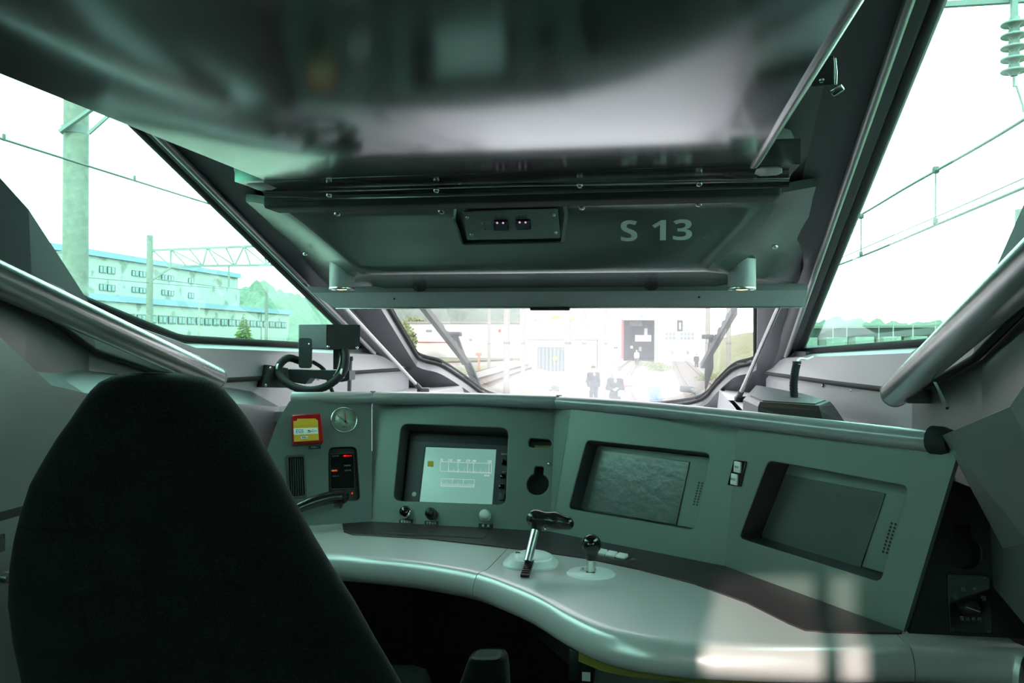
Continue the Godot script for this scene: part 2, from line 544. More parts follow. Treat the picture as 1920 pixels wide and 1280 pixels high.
# ---------- soft bodies: tapered capsules joined by a smooth minimum, meshed as surface nets
func body_mesh(caps: Array, k: float, cell: float) -> ArrayMesh:
	var lo := Vector3.ONE * 1e9
	var hi := -lo
	for c in caps:
		var r: float = maxf(c[2], c[3]) + k
		lo = lo.min(c[0] - Vector3.ONE * r).min(c[1] - Vector3.ONE * r)
		hi = hi.max(c[0] + Vector3.ONE * r).max(c[1] + Vector3.ONE * r)
	var n := Vector3i(((hi - lo) / cell).ceil()) + Vector3i.ONE
	var f := PackedFloat32Array()
	f.resize(n.x * n.y * n.z)
	f.fill(1.0)
	for c in caps:
		var a: Vector3 = c[0]
		var ab: Vector3 = c[1] - a
		var l2 := maxf(ab.length_squared(), 1e-9)
		var r := maxf(c[2], c[3]) + 2 * k + cell
		var q0 := Vector3i(((a.min(c[1]) - Vector3.ONE * r - lo) / cell).floor()).clamp(Vector3i.ZERO, n - Vector3i.ONE)
		var q1 := Vector3i(((a.max(c[1]) + Vector3.ONE * r - lo) / cell).ceil()).clamp(Vector3i.ZERO, n - Vector3i.ONE)
		for z in range(q0.z, q1.z + 1):
			for y in range(q0.y, q1.y + 1):
				for x in range(q0.x, q1.x + 1):
					var p := lo + Vector3(x, y, z) * cell
					var t := clampf((p - a).dot(ab) / l2, 0, 1)
					var d: float = p.distance_to(a + ab * t) - lerpf(c[2], c[3], t)
					var i := x + n.x * (y + n.y * z)
					var e := f[i]
					var h := maxf(k - absf(d - e), 0) / k
					f[i] = minf(d, e) - h * h * k * 0.25
	var idx := {}
	var pts := []
	var mb := MB.new()
	mb.smooth(true, 1)
	var step := [1, n.x, n.x * n.y]
	for z in n.z - 1:
		for y in n.y - 1:
			for x in n.x - 1:
				var i: int = x + n.x * (y + n.y * z)
				var neg := 0
				for c in 8:
					if f[i + (c & 1) + ((c >> 1) & 1) * step[1] + (c >> 2) * step[2]] < 0: neg += 1
				if neg == 0 or neg == 8: continue
				var s := Vector3.ZERO
				var m := 0
				for ax in 3:
					var u := (ax + 1) % 3
					var v := (ax + 2) % 3
					for c in 4:
						var o := Vector3.ZERO
						o[u] = c & 1
						o[v] = c >> 1
						var j: int = i + int(o.x) + int(o.y) * step[1] + int(o.z) * step[2]
						var fa := f[j]
						var fb: float = f[j + step[ax]]
						if (fa < 0) != (fb < 0):
							o[ax] = fa / (fa - fb)
							s += o
							m += 1
				idx[i] = pts.size()
				pts.append(lo + (Vector3(x, y, z) + s / m) * cell)
	for z in range(1, n.z - 1):
		for y in range(1, n.y - 1):
			for x in range(1, n.x - 1):
				var i: int = x + n.x * (y + n.y * z)
				for ax in 3:
					var fa := f[i]
					var fb: float = f[i + step[ax]]
					if (fa < 0) == (fb < 0): continue
					var u: int = step[(ax + 1) % 3]
					var v: int = step[(ax + 2) % 3]
					if not (idx.has(i) and idx.has(i - u) and idx.has(i - u - v) and idx.has(i - v)): continue
					var o := Vector3.ZERO
					o[ax] = 1.0 if fa < 0 else -1.0
					mb.quad(pts[idx[i]], pts[idx[i - u]], pts[idx[i - u - v]], pts[idx[i - v]], o)
	return mb.done()

# ---------- materials
func lin(r: float, g: float, b: float) -> Color:
	return Color(r, g, b).linear_to_srgb()

func mat(called: String, c: Color, rough: float, metal := 0.0, spec := 0.5) -> StandardMaterial3D:
	var m := StandardMaterial3D.new()
	m.resource_name = called
	m.albedo_color = c
	m.roughness = rough
	m.metallic = metal
	m.metallic_specular = spec
	M[called] = m
	return m

func noise_tex(freq: float, octaves: int, s: int, size := 512, normal := false, ramp: Gradient = null, strength := 4.0) -> NoiseTexture2D:
	var f := FastNoiseLite.new()
	f.seed = s
	f.frequency = freq
	f.fractal_octaves = octaves
	f.noise_type = FastNoiseLite.TYPE_SIMPLEX_SMOOTH
	var t := NoiseTexture2D.new()
	t.width = size
	t.height = size
	t.seamless = true
	t.noise = f
	t.as_normal_map = normal
	t.bump_strength = strength
	if ramp: t.color_ramp = ramp
	return t

func ramp(stops: Array) -> Gradient:
	var g := Gradient.new()
	g.offsets = PackedFloat32Array(stops.map(func(s): return s[0]))
	g.colors = PackedColorArray(stops.map(func(s): return s[1]))
	return g

func grain(m: StandardMaterial3D, t: Texture2D, scale: float, how := 0.3) -> void:
	m.normal_enabled = true
	m.normal_texture = t
	m.normal_scale = how
	m.uv1_triplanar = true
	m.uv1_world_triplanar = true
	m.uv1_scale = Vector3.ONE * scale

func mottle(m: StandardMaterial3D, t: Texture2D, scale: float) -> void:
	m.albedo_texture = t
	m.uv1_triplanar = true
	m.uv1_world_triplanar = true
	m.uv1_scale = Vector3.ONE * scale

func _ready() -> void:
	rng.seed = 7
	set_view_and_light()
	make_materials()
	build_shell()
	build_windows()
	build_console()
	build_overhead()
	build_cab_things()
	build_outdoors()

func set_view_and_light() -> void:
	look = Basis(Vector3.UP, deg_to_rad(10.0)) * Basis(Vector3.BACK, deg_to_rad(0.3))
	var cam := Camera3D.new()
	cam.name = "camera"
	cam.fov = rad_to_deg(2.0 * atan(640.0 / FOCAL))
	cam.near = 0.02
	cam.far = 2000.0
	cam.transform = Transform3D(look, Vector3(0, EYE, 0))
	add_child(cam)
	cam.current = true
	var env := Environment.new()
	env.background_mode = Environment.BG_SKY
	var sky := Sky.new()
	var sm := ProceduralSkyMaterial.new()
	sm.sky_top_color = lin(0.9, 0.96, 1.0)
	sm.sky_horizon_color = lin(1.0, 1.0, 1.0)
	sm.ground_horizon_color = lin(0.4, 0.4, 0.36)
	sm.ground_bottom_color = lin(0.4, 0.4, 0.36)
	sm.sun_angle_max = 0.0
	sky.sky_material = sm
	env.sky = sky
	env.background_energy_multiplier = 9.0
	env.tonemap_mode = Environment.TONE_MAPPER_LINEAR
	env.tonemap_exposure = 1.0
	env.sdfgi_enabled = true
	env.ssao_enabled = true
	env.ssil_enabled = true
	var we := WorldEnvironment.new()
	we.name = "environment"
	we.environment = env
	add_child(we)
	var sun := DirectionalLight3D.new()
	sun.name = "sun"
	sun.light_energy = 1.5
	sun.light_color = Color(1.0, 0.97, 0.92)
	sun.light_angular_distance = 0.6
	sun.shadow_enabled = true
	add_child(sun)
	sun.look_at_from_position(V(0, 0.34, 0), V(0.125, 0.0, 1.0))

func make_materials() -> void:
	var fine := noise_tex(0.2, 2, 3, 256, true, null, 2.0)
	var soft := noise_tex(0.02, 4, 11, 512, true, null, 3.0)
	grain(mat("paint", lin(0.30, 0.305, 0.305), 0.3, 0.5), fine, 9.0, 0.12)
	grain(mat("panel_paint", lin(0.185, 0.225, 0.21), 0.5, 0.2), fine, 9.0, 0.2)
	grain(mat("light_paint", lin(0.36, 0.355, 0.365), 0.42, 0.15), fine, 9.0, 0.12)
	grain(mat("rail_paint", lin(0.36, 0.355, 0.37), 0.36, 0.2), fine, 9.0, 0.1)
	grain(mat("desk_paint", lin(0.68, 0.62, 0.63), 0.3, 0.2), fine, 9.0, 0.1)
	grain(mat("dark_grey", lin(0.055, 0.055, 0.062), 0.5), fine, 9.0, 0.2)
	grain(mat("ceiling_grey", lin(0.10, 0.10, 0.10), 0.5), fine, 9.0, 0.15)
	grain(mat("strip_black", lin(0.05, 0.028, 0.036), 0.4), fine, 9.0, 0.15)
	var hood := mat("hood_metal", lin(0.23, 0.23, 0.23), 0.14, 0.95)
	hood.roughness_texture = noise_tex(0.01, 3, 5, 256, false, ramp([[0.0, Color(0.75, 0.75, 0.75)], [1.0, Color(1, 1, 1)]]))
	hood.uv1_triplanar = true
	hood.uv1_world_triplanar = true
	hood.uv1_scale = Vector3(0.8, 3.0, 3.0)
	mat("header_metal", lin(0.16, 0.185, 0.175), 0.25, 0.6)
	mat("rail_metal", lin(0.3, 0.3, 0.3), 0.26, 0.7)
	mat("frame_grey", lin(0.075, 0.075, 0.085), 0.32, 0.2)
	mat("black", lin(0.012, 0.012, 0.012), 0.5)
	mat("rubber", lin(0.015, 0.015, 0.015), 0.75)
	mat("lever_black", lin(0.015, 0.014, 0.015), 0.24)
	mat("gloss_black", lin(0.012, 0.012, 0.013), 0.12)
	mat("chrome", lin(0.72, 0.72, 0.72), 0.1, 1.0)
	mat("steel", lin(0.5, 0.5, 0.5), 0.25, 1.0)
	mat("white", lin(0.92, 0.89, 0.89), 0.4)
	mat("stem_chrome", lin(0.8, 0.8, 0.8), 0.3, 1.0)
	mat("print_white", lin(0.62, 0.66, 0.64), 0.5)
	mat("print_dim", lin(0.2, 0.22, 0.21), 0.6)
	mat("ivory", lin(0.62, 0.68, 0.58), 0.35)
	mat("red", lin(0.42, 0.008, 0.012), 0.3)
	mat("yellow", lin(0.75, 0.42, 0.02), 0.6)
	mat("dial_face", lin(0.26, 0.31, 0.26), 0.3)
	grain(mat("shaded_panel_paint", lin(0.14, 0.165, 0.16), 0.45, 0.2), fine, 9.0, 0.2)  # darker copy of the panel paint, with the end panel's shade painted in
	grain(mat("shaded_lining_paint", lin(0.13, 0.135, 0.135), 0.35, 0.3), fine, 9.0, 0.12)  # darkened lining colour; the shadow below the gasket is painted in
	mat("tape_yellow", lin(0.2, 0.17, 0.02), 0.5)
	mat("floor_grey", lin(0.06, 0.06, 0.06), 0.8)
	var fab := mat("seat_fabric", lin(0.011, 0.011, 0.0115), 0.95, 0.0, 0.2)
	fab.albedo_texture = dots_texture()
	fab.uv1_triplanar = true
	fab.uv1_scale = Vector3.ONE * 9.0
	fab.rim_enabled = true
	fab.rim = 0.7
	fab.rim_tint = 0.3
	var fine_cloth := noise_tex(0.25, 2, 21, 256, true, null, 5.0)
	fab.normal_enabled = true
	fab.normal_texture = fine_cloth
	fab.normal_scale = 0.6
	# tinted side glass and clear windscreen
	var g := mat("side_glass", Color(lin(0.42, 0.86, 0.69), 0.0), 0.0)
	g.refraction_enabled = true
	g.refraction_scale = 0.05
	var c := mat("clear_glass", Color(0.0, 0.0, 0.0, 0.23), 0.0)
	c.transparency = BaseMaterial3D.TRANSPARENCY_ALPHA
	# glowing things
	var glow := mat("lamp_glow", lin(0.9, 0.8, 0.6), 0.4)
	glow.emission_enabled = true
	glow.emission = Color(1.0, 0.86, 0.62)
	glow.emission_energy_multiplier = 3.0
	var led := mat("red_led", lin(0.3, 0.0, 0.0), 0.5)
	led.emission_enabled = true
	led.emission = Color(1.0, 0.05, 0.04)
	led.emission_energy_multiplier = 1.0
	var amber := mat("amber_led", lin(0.3, 0.1, 0.0), 0.5)
	amber.emission_enabled = true
	amber.emission = Color(0.95, 0.42, 0.1)
	amber.emission_energy_multiplier = 0.5
	var pink := mat("pink_led", lin(0.6, 0.4, 0.6), 0.5)
	pink.emission_enabled = true
	pink.emission = Color(0.95, 0.65, 0.95)
	pink.emission_energy_multiplier = 0.8
	var scr := mat("screen_glow", lin(0.10, 0.16, 0.14), 0.18)
	scr.emission_enabled = true
	scr.emission = lin(0.15, 0.32, 0.27)
	scr.emission_energy_multiplier = 1.0
	var pr := mat("screen_print", lin(0.5, 0.5, 0.5), 0.5)
	pr.emission_enabled = true
	pr.emission = lin(0.55, 0.5, 0.48)
	var film := mat("screen_film", lin(0.11, 0.125, 0.12), 0.32, 0.2)
	grain(film, noise_tex(0.02, 5, 31, 512, true, null, 4.0), 3.0, 0.3)
	mat("pale_orange", lin(0.3, 0.17, 0.12), 0.8)
	mat("skin", lin(0.5, 0.32, 0.24), 0.6)
	for a in [["suit_navy", 0.02, 0.022, 0.03], ["cloth_black", 0.02, 0.02, 0.02], ["cloth_blue", 0.12, 0.22, 0.42], ["cloth_white", 0.7, 0.7, 0.7], ["cloth_grey", 0.08, 0.09, 0.08], ["cloth_red", 0.45, 0.06, 0.05], ["cloth_rose", 0.5, 0.2, 0.18], ["helmet_white", 0.8, 0.8, 0.8], ["hair", 0.02, 0.015, 0.012], ["cloth_yellow", 0.7, 0.5, 0.05]]:
		mat(a[0], lin(a[1], a[2], a[3]), 0.8)
	# outdoors
	mottle(mat("ballast", Color.WHITE, 0.95), noise_tex(0.03, 5, 41, 512, false, ramp([[0.2, lin(0.15, 0.13, 0.11)], [0.5, lin(0.2, 0.18, 0.155)], [0.8, lin(0.24, 0.225, 0.195)]])), 0.35)
	mottle(mat("grassland", Color.WHITE, 0.95), noise_tex(0.015, 5, 43, 512, false, ramp([[0.25, lin(0.10, 0.12, 0.04)], [0.5, lin(0.14, 0.14, 0.065)], [0.75, lin(0.17, 0.15, 0.09)]])), 0.12)
	mottle(mat("field", Color.WHITE, 0.95), noise_tex(0.01, 5, 47, 512, false, ramp([[0.3, lin(0.07, 0.095, 0.035)], [0.5, lin(0.1, 0.13, 0.05)], [0.7, lin(0.14, 0.15, 0.075)]])), 0.03)
	mottle(mat("forest", Color.WHITE, 0.95), noise_tex(0.03, 5, 53, 512, false, ramp([[0.3, lin(0.055, 0.075, 0.055)], [0.55, lin(0.075, 0.1, 0.07)], [0.8, lin(0.105, 0.125, 0.085)]])), 0.02)  # greens lightened and greyed, distance haze put into the colour
	mottle(mat("concrete", Color.WHITE, 0.9), noise_tex(0.02, 5, 59, 512, false, ramp([[0.2, lin(0.115, 0.11, 0.10)], [0.5, lin(0.135, 0.13, 0.118)], [0.8, lin(0.155, 0.15, 0.135)]])), 0.5)
	mottle(mat("pale_concrete", Color.WHITE, 0.9), noise_tex(0.02, 5, 61, 512, false, ramp([[0.2, lin(0.2, 0.19, 0.17)], [0.5, lin(0.23, 0.22, 0.2)], [0.8, lin(0.25, 0.24, 0.22)]])), 0.5)
	mottle(mat("facade", Color.WHITE, 0.9), noise_tex(0.008, 5, 67, 512, false, ramp([[0.0, lin(0.15, 0.145, 0.13)], [0.26, lin(0.2, 0.195, 0.18)], [0.32, lin(0.29, 0.275, 0.265)], [1.0, lin(0.31, 0.29, 0.28)]])), 0.06)
	mat("facade_white", lin(0.5, 0.5, 0.48), 0.8)
	mat("blue_trim", lin(0.17, 0.21, 0.28), 0.7)
	mat("window_dark", lin(0.05, 0.06, 0.065), 0.2)
	mat("window_grey", lin(0.14, 0.17, 0.19), 0.3)
	mat("steel_pale", lin(0.12, 0.13, 0.13), 0.6, 0.2)
	mat("rail_rust", lin(0.12, 0.065, 0.045), 0.7)
	mat("sleeper", lin(0.18, 0.16, 0.14), 0.9)
	mat("ceramic", lin(0.11, 0.13, 0.125), 0.3)
	mat("wire", lin(0.05, 0.06, 0.06), 0.5, 0.3)
	mat("shaded_viaduct", lin(0.02, 0.022, 0.022), 0.8)  # near black, so the shade under the deck is in the colour
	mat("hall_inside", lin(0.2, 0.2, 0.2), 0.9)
	mat("roof_grey", lin(0.055, 0.06, 0.065), 0.7)
	var leaf := mat("needle_green", lin(0.12, 0.15, 0.045), 0.9)
	leaf.backlight_enabled = true
	leaf.backlight = lin(0.05, 0.08, 0.02)
	mat("needle_brown", lin(0.15, 0.12, 0.05), 0.9)
	mat("bark", lin(0.12, 0.09, 0.06), 0.95)
	mat("bush_green", lin(0.16, 0.19, 0.06), 0.95)

func dots_texture() -> ImageTexture:
	var im := Image.create(256, 256, false, Image.FORMAT_RGB8)
	im.fill(Color(0.8, 0.8, 0.82))
	for y in 256:
		for x in 256:
			var row := y / 16
			var dx := float(posmod(x + (8 if row % 2 else 0), 16)) - 8.0
			var dy := float(y % 16) - 8.0
			if dx * dx + dy * dy < 9.0: im.set_pixel(x, y, Color(0.25, 0.25, 0.27))
			elif (x * 7 + y * 13) % 29 == 0: im.set_pixel(x, y, Color(1, 1, 1))
	return ImageTexture.create_from_image(im)

# ---------- the cab's shell
# the plane of a side window: distance from the cab's middle at height y and distance w
func wide(y: float, w: float) -> float:
	return 1.2047 - 0.6005 * y - 0.1253 * w

func screen_y(w: float) -> float:
	return 0.12 - 0.32 * (w - 3.0)

func ceil_y(w: float) -> float:
	return minf(0.63, 0.914 - 0.2994 * w)

const SILL := [[3.6, -0.09, -0.12], [3.2, -0.044, -0.115], [2.6, -0.026, -0.113], [2.08, -0.010, -0.108], [1.86, 0.035, -0.07], [1.65, 0.085, -0.02], [1.38, 0.257, 0.07], [1.05, 0.42, 0.20]]

func build_shell() -> void:
	# floor, rear wall and the ceiling that slopes down towards the windscreen
	struct("floor", box(V(XC - 1.25, -EYE - 0.06, 4.7), V(XC + 1.25, -EYE, -1.5)), M.floor_grey, "dark grey cab floor under the desk and seat")
	# back wall with a small barred window high up, which lets the low sun reach the desk
	var rear := struct_root("wall_rear", "grey wall with a small barred window across the back of the cab")
	for q in [[XC - 1.25, -0.285, -EYE, 0.75], [-0.02, XC + 1.25, -EYE, 0.75], [-0.285, -0.02, -EYE, 0.42], [-0.285, -0.02, 0.63, 0.75]]:
		part("panel", box(V(q[0], q[2], -1.44), V(q[1], q[3], -1.5)), M.paint, rear)
	part("bar", box(V(-0.092, 0.42, -1.45), V(-0.063, 0.63, -1.47)), M.dark_grey, rear)  # added to cast the dark stripe in the sun patch
	var rows := []
	for w in [2.62, 2.2, 1.8, 1.4, 1.1, 1.04, 0.4, -1.45]:
		var h: float = wide(ceil_y(w), w) if w > 1.05 else 1.12
		var up := 0.10 * smoothstep(1.9, 2.5, w) + 0.012
		rows.append([H(-h, ceil_y(w), w), H(-h + 0.05, ceil_y(w) + up, w), H(h - 0.05, ceil_y(w) + up, w), H(h, ceil_y(w), w)])
	struct("ceiling", sheet(rows, Vector3(0, 0.05, 0), false), M.ceiling_grey, "dark grey lining of the cab roof sloping down to the windscreen")
	struct("deck", deck_mesh(), M.light_paint, "light grey shelf between the instrument desk and the windscreen")
	for s in [-1.0, 1.0]:
		var side := "left" if s < 0 else "right"
		var root := struct_root("wall_" + side, "grey moulded side lining of the cab below the side window")
		# window sill moulding: ledge by the glass, then a face down to the black gasket
		var a := []
		var b := []
		var c := []
		var gasket := []
		var d := []
		var e := []
		for k in SILL:
			var w: float = k[0] - (smoothstep(1.7, 1.0, k[0]) * 0.25 if s > 0 else 0.0)
			var p := wide(k[1], w)
			a.append(H(s * p, k[1], w))
			b.append(H(s * (p - 0.035), k[1] - 0.012, w))
			c.append(H(s * (p - 0.045), k[2], w))
			gasket.append(H(s * (p - 0.042), k[2] - 0.006, w))
			d.append(H(s * (p - 0.03), k[2] - 0.008, w))
			e.append(H(s * (minf(p, 0.95) - 0.03), -0.42, w))
		part("sill", sheet([a.slice(0, 6), b.slice(0, 6), c.slice(0, 6)], Vector3(s * 0.06, 0, 0), false), M.light_paint, root)
		part("rear_pillar", sheet([a.slice(5), b.slice(5), c.slice(5)], Vector3(s * 0.06, 0, 0), false), M.dark_grey, root)
		part("gasket", tube(gasket, 0.008, 8), M.rubber, root)
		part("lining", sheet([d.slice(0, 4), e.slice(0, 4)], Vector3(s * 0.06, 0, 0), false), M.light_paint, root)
		part("rear_lining", sheet([d.slice(3), e.slice(3)], Vector3(s * 0.06, 0, 0), false), M.shaded_lining_paint, root)
		# the shoulder cabinet along the wall
		var sec: Array = [[2.35, -0.202, -0.153], [1.9, -0.153, -0.104], [1.484, -0.108, -0.055], [1.389, -0.087, -0.032], [1.265, 0.003, 0.05], [1.0, 0.2, 0.25], [0.6, 0.42, 0.47]] if s < 0 else [[1.487, -0.153, -0.104], [1.22, -0.085, -0.035], [1.10, 0.0, 0.05], [0.92, 0.15, 0.2], [0.8, 0.2, 0.22]]
		var rings := []
		for k in sec:
			var yl: float = k[1]
			rings.append([H(s * 1.02, k[2] + 0.02, k[0]), H(s * 0.94, k[2] + 0.01, k[0]), H(s * 0.90, k[2], k[0]), H(s * 0.80, yl, k[0]), H(s * (0.93 if s > 0 else 0.815), -0.41, k[0]), H(s * (0.95 if s > 0 else 0.83), -EYE, k[0]), H(s * 1.08, -EYE, k[0]), H(s * 1.08, yl, k[0])])
		part("shoulder", loft(rings, true, false), M.paint, root)
		# rear part of the wall with the windows of the cab door and behind it
		for q in [[1.06, 0.92, -EYE, 0.70], [0.92, -1.5, 0.58, 0.70], [-0.28, -0.36, -0.12, 0.58], [0.92, -1.5, -EYE, -0.12], [-1.4, -1.5, -0.12, 0.58]]:
			part("rear_panel", box(H(s * 1.07 - 0.05, q[2], q[1]), H(s * 1.07 + 0.05, q[3], q[0])), M.paint, root)
		part("door_pane", box(H(s * 1.07 - 0.003, -0.12, -0.28), H(s * 1.07 + 0.003, 0.58, 0.92)), M.side_glass, root)
		part("rear_pane", box(H(s * 1.07 - 0.003, -0.12, -1.4), H(s * 1.07 + 0.003, 0.58, -0.36)), M.side_glass, root)
		# below the deck, outside the desk
		part("lower_wall", box(H(s * 1.03 - 0.05, -EYE, 4.6), H(s * 1.03 + 0.05, -0.2, 1.5)), M.dark_grey, root)
		# groove and joint lines in the lining
		if s < 0:
			part("groove", bar(at_x(-60, 985, XC - 0.812), at_x(70, 948, XC - 0.812), 0.004, 0.016), M.black, root)
			part("switch_plate", box(at_x(-40, 1046, XC - 0.812), at_x(4, 1000, XC - 0.812) + Vector3(0.006, 0, 0)), M.dark_grey, root)
			part("lock_knob", tube([at_x(8, 1082, XC - 0.816), at_x(8, 1082, XC - 0.816) + Vector3(0.012, 0, 0)], 0.01, 14), M.steel, root)
		else:
			part("joint", bar(at_x(1752, 718, XC + 0.888), at_x(1776, 765, XC + 0.888), 0.006, 0.006), M.black, root)
		# small fixings
		var sm := screw_mesh(0.006)
		for w in [2.35, 2.5, 2.75]:
			part("screw", sm, M.steel, root, Transform3D(Basis(Vector3.UP, -s * PI / 2), H(s * (wide(-0.03, w) - 0.032), -0.135, w)))
	# the nose below the windscreen, seen only as what closes the cab
	struct("nose_front", box(H(-1.0, -EYE, 4.7), H(1.0, -0.45, 4.6)), M.dark_grey, "dark wall closing the nose below the windscreen")

func deck_mesh() -> ArrayMesh:
	var mb := MB.new()
	# side shelves
	slab([H(-1.0, -0.215, 2.2), H(-0.93, -0.215, 3.0), H(-0.86, -0.215, 3.5), H(-0.78, -0.215, 4.0), H(-0.63, -0.215, 4.35), H(-0.61, -0.215, 3.9), H(-0.56, -0.215, 2.43), V(-1.1, -0.215, 2.34)], Vector3(0, -0.03, 0), mb)
	slab([H(0.98, -0.215, 1.5), H(0.98, -0.215, 2.2), H(0.93, -0.215, 3.0), H(0.86, -0.215, 3.5), H(0.78, -0.215, 4.0), H(0.63, -0.215, 4.35), H(0.61, -0.215, 3.9), H(0.56, -0.215, 2.1), V(0.52, -0.215, 1.64), H(0.86, -0.215, 1.5)], Vector3(0, -0.03, 0), mb)
	# sunken middle
	slab([H(-0.58, -0.34, 2.44), H(-0.64, -0.34, 4.45), H(0.64, -0.34, 4.45), H(0.58, -0.34, 2.03), V(-0.24, -0.34, 2.36)], Vector3(0, -0.03, 0), mb)
	slab([H(-0.56, -0.215, 2.44), H(-0.56, -0.345, 2.44), H(-0.62, -0.345, 4.3), H(-0.62, -0.215, 4.3)], Vector3(-0.02, 0, 0), mb)
	slab([H(0.56, -0.215, 2.06), H(0.56, -0.345, 2.06), H(0.62, -0.345, 4.3), H(0.62, -0.215, 4.3)], Vector3(0.02, 0, 0), mb)
	return mb.done()

# ---------- windows
# half width of the clear windscreen against distance
const GLASS := [[0.62, 2.55], [0.67, 2.99], [0.733, 3.55], [0.737, 3.60], [0.715, 3.645], [0.655, 3.72], [0.60, 3.98], [0.568, 4.19], [0.50, 4.32], [0.32, 4.42], [0.0, 4.46]]

func build_windows() -> void:
	var root := struct_root("window_1", "wide raked windscreen with a dark grey rounded frame")
	var inner := []
	var half := []
	for k in GLASS.slice(3): half.append(Vector2(k[0], k[1]))
	half = GLASS.slice(0, 3).map(func(k): return Vector2(k[0], k[1])) + curve(half, 5)
	for p in half: inner.append(p)
	for i in range(half.size() - 2, -1, -1): inner.append(Vector2(-half[i].x, half[i].y))
	var up := Vector3(0, 1, -0.32).normalized()
	var on := func(p: Vector2, lift: float) -> Vector3: return H(p.x, screen_y(p.y), p.y) + up * lift
	var pane := []
	for p in inner: pane.append(on.call(p, 0.0))
	part("pane", slab(pane, up * 0.012), M.clear_glass, root)
	# frame: a band round the glass that stands proud into the cab
	var ring2 := ccw(PackedVector2Array(inner))
	var wide_ring := inset(ring2, -0.15)
	var fr := [[], [], []]
	var inside := [[], []]
	for i in ring2.size() + 1:
		var k := i % ring2.size()
		var a: Vector3 = on.call(ring2[k], -0.045)
		var o := wide_ring[k]
		o.y = maxf(o.y, 2.5)
		fr[0].append(a)
		var drop := 0.085 * smoothstep(3.35, 3.75, ring2[k].y)
		fr[1].append(on.call(ring2[k].lerp(o, 0.5), -0.062 - drop * 0.6))
		fr[2].append(on.call(o, -0.05 - drop))
		inside[0].append(on.call(ring2[k], 0.004))
		inside[1].append(a)
	var mb := MB.new()
	mb.smooth(true, 1)
	for j in 2:
		for i in ring2.size():
			mb.quad(fr[j][i], fr[j][i + 1], fr[j + 1][i + 1], fr[j + 1][i], -up)
	mb.smooth(false)
	for i in ring2.size():
		mb.quad(fr[2][i], fr[2][i + 1], fr[2][i + 1] + up * 0.09, fr[2][i] + up * 0.09, fr[2][i] - H(0, 0, 3.4))
		mb.quad(fr[2][i] + up * 0.09, fr[2][i + 1] + up * 0.09, inside[0][i + 1] + up * 0.02, inside[0][i] + up * 0.02, up)
	part("frame", mb.done(), M.frame_grey, root)
	var rv := MB.new()
	rv.smooth(true, 1)
	for i in ring2.size():
		rv.quad(inside[0][i], inside[0][i + 1], inside[1][i + 1], inside[1][i], H(0, screen_y(3.4), 3.4) - inside[0][i])
	part("reveal", rv.done(), M.paint, root)
	var bead := []
	for i in ring2.size(): bead.append(on.call(inset(ring2, 0.006)[i], -0.006))
	bead.append(bead[0])
	part("gasket", tube(bead, 0.007, 8, false), M.rubber, root)
	for s in [-1.0, 1.0]:
		var side := struct_root("window_2" if s < 0 else "window_3", "large green-tinted side window rising towards the back" + (" beside the driver's seat" if s < 0 else " above the bare side of the desk"))
		var corners := []
		for k in [[-0.044, 3.2], [-0.010, 2.08], [0.085, 1.65], [0.257, 1.38], [0.42, 1.05], [0.60, 1.06]]:
			var w: float = k[1] - (smoothstep(1.7, 1.0, k[1]) * 0.25 if s > 0 and k[0] < 0.5 else 0.0)
			corners.append(H(s * wide(k[0], w), k[0], w))
		var flat := newell(corners)
		if flat.x * s < 0: flat = -flat
		part("pane", slab(corners.map(func(p): return p + flat * 0.03), flat * 0.006), M.side_glass, side)
		var loop := round_loop(corners, 0.05)
		part("gasket", tube(loop.map(func(p): return p + flat * 0.02), 0.014, 8, false), M.rubber, side)
		part("reveal", ribbon(loop, flat * 0.05), M.frame_grey, side)
		# pillar between windscreen and side window, with a bright trim along the glass
		var l0 := []
		var l1 := []
		var l2 := []
		var trim := []
		for w in [3.75, 3.5, 3.2, 2.9, 2.62, 2.2, 1.8, 1.6, 1.3, 1.06]:
			var y2: float = 0.914 - 0.2994 * w if w <= 3.2 else -0.044 - (w - 3.2) * 0.28
			var h2: float = wide(y2, w) if w <= 3.2 else 0.83 - (w - 3.2) * 0.02
			var ws := clampf(w, 2.55, 3.75)
			l2.append(H(s * h2, y2, w))
			l1.append(H(s * (h2 - 0.045), y2 + 0.004, w - 0.0))
			var hi: float = minf(0.76, h2 - 0.06) if w > 2.6 else h2 - 0.12
			l0.append(H(s * hi, (screen_y(w) - 0.05) if w > 2.6 else y2 + 0.012, w))
			trim.append(H(s * (h2 - 0.03), y2 - 0.006, w))
		part("pillar", sheet([l0, l1, l2], Vector3(s * 0.03, 0.03, 0), true), M.dark_grey, side)
		var tr := []
		for i in trim.size(): tr.append(trim[i])
		part("trim", tube(tr.slice(2), 0.009, 8), M.paint, side)
		# foot of the pillar running down to the deck
		part("pillar_foot", sheet([[H(s * 0.835, -0.03, 3.0), H(s * 0.81, -0.03, 3.3), H(s * 0.79, -0.06, 3.6), H(s * 0.78, -0.12, 3.8)], [H(s * 0.84, -0.085, 3.0), H(s * 0.825, -0.11, 3.3), H(s * 0.80, -0.16, 3.6), H(s * 0.78, -0.2, 3.8)]], Vector3(s * 0.03, 0, 0), true), M.dark_grey, side)
		part("corner_lining", sheet([[H(s * 0.83, -0.1, 3.2), H(s * 0.82, -0.12, 3.5), H(s * 0.80, -0.18, 3.75)], [H(s * 0.86, -0.13, 3.15), H(s * 0.84, -0.16, 3.5), H(s * 0.81, -0.2, 3.75)], [H(s * 0.87, -0.22, 3.1), H(s * 0.85, -0.22, 3.5), H(s * 0.81, -0.22, 3.75)]], Vector3(s * 0.03, 0, 0), true), M.light_paint, side)

